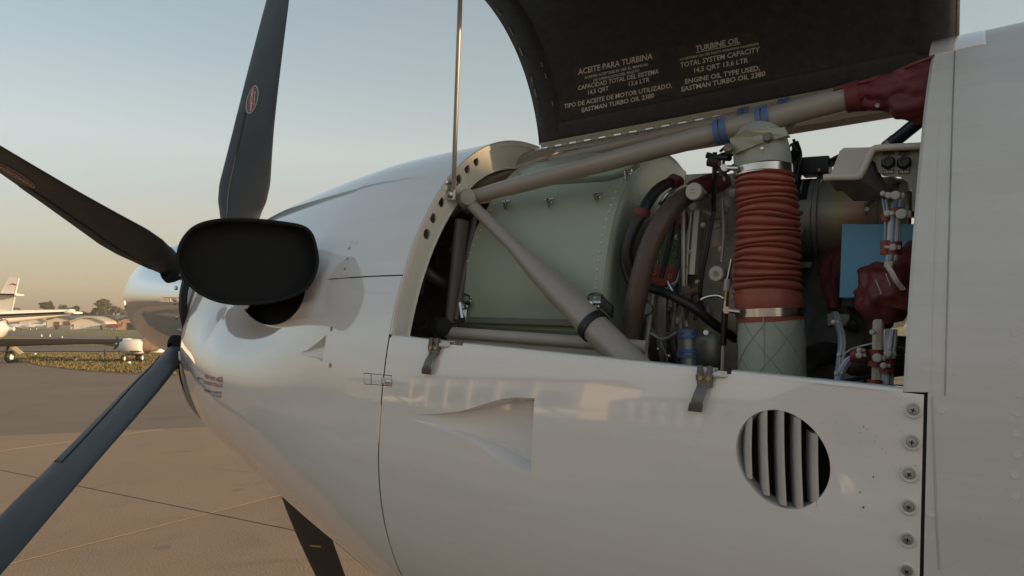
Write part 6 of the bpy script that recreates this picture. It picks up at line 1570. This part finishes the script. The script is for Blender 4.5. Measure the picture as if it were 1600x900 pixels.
# ================================================================== BUILDINGS BEHIND THE CAMERA (seen mirrored in the paint)
SUNW = mat("sunlit_plaster", (.66, .50, .34), .75, noise=.1, nscale=.3)
GLASSD = mat("dark_window", (.03, .035, .04), .12)
def terminal(x0, x1, y, h, label, mt, bays, roof=ROOFK):
    t = bg_thing("terminal_building", ((x0 + x1) / 2, y), label, "building", "airport buildings behind the photographer")
    bgo("wall", t, box(((x0 + x1) / 2, y - 6, h / 2), x1 - x0, 12, h), mt, smooth=0)
    bgo("roof", t, prism([(x0 - .6, y + .6, h), (x0 - .6, y - 6, h + 1.6), (x0 - .6, y - 12.6, h)], (x1 - x0 + 1.2, 0, 0)), roof, smooth=0)
    for k in range(bays):
        a = x0 + (x1 - x0) * (k + .18) / bays; b = x0 + (x1 - x0) * (k + .82) / bays
        wn = bgo("window", t, box(((a + b) / 2, y + .04, h * .45), b - a, .10, h * .52), GLASSD, smooth=0)
        bgo("pillar", t, box((x0 + (x1 - x0) * k / bays, y + .18, h / 2 - .01), .45, .34, h - .05), WPAINT, smooth=0)
terminal(-96, -60, -52, 6.0, "pale terminal with a row of large windows, farthest left behind the photographer", SUNW, 15)
terminal(-57, -30, -50, 8.5, "tall hangar front with wide dark bays behind the photographer", WWALL, 6)
terminal(-27, -8, -54, 5.0, "low office building behind the photographer", SUNW, 11)
terminal(-4, 30, -51, 9.0, "broad hangar front to the right behind the photographer", WWALL, 7)
for k, (x_, y_, lab) in enumerate(((-42, -34, "white light aircraft parked nose-on, left of those behind the photographer"), (-24, -36, "white light aircraft in the middle of those behind the photographer"), (-9, -33, "white light aircraft nearest behind the photographer"))):
    c = Vector((x_, y_, 0)); t = bg_thing("light_aircraft", c, lab, "aeroplane", "light aircraft parked behind the photographer"); L = 8; ex = Vector((1, 0, 0)); ey = Vector((0, 1, 0))
    bgo("fuselage", t, body(c + Z * 1.2 + ey * 3, -ey, [(0, .05, .05, 0), (.6, .45, .45, 0), (3.2, .55, .7, .1), (8, .08, .12, .25)], 12), WPAINT, smooth=60)
    bgo("wing", t, airfoil([(c + ex * -5 + ey * .9 + Z * 1.9, c + ex * -5 - ey * .4 + Z * 1.9, .14), (c + ex * 5 + ey * .9 + Z * 1.9, c + ex * 5 - ey * .4 + Z * 1.9, .14)]), WPAINT)
    bgo("tail_fin", t, prism([c - ey * 4 + Z * 1.3, c - ey * 5.2 + Z * 1.3, c - ey * 5.4 + Z * 2.7, c - ey * 4.8 + Z * 2.7], ex * .08), WPAINT, smooth=0)
    for q_ in (-1, 1): gwheel(t, c + ex * q_ + Z * .25, .25, .15, ex); bgo("gear_leg", t, tube([c + ex * q_ + Z * .3, c + ex * q_ * .4 + Z * .9], .05, n=8), WPAINT)

# ================================================================== THIN EVENING HAZE
HZ = bpy.data.materials.new("haze_air"); HZ.use_nodes = True; n_ = HZ.node_tree; n_.nodes.remove(n_.nodes['Principled BSDF'])
pv = n_.nodes.new("ShaderNodeVolumePrincipled"); pv.inputs['Color'].default_value = (.90, .86, .80, 1); pv.inputs['Density'].default_value = .0007
n_.links.new(pv.outputs[0], n_.nodes['Material Output'].inputs['Volume'])
mk("haze", box((0, 0, 19), 1400, 1400, 42), HZ, None, smooth=0, kind='stuff')
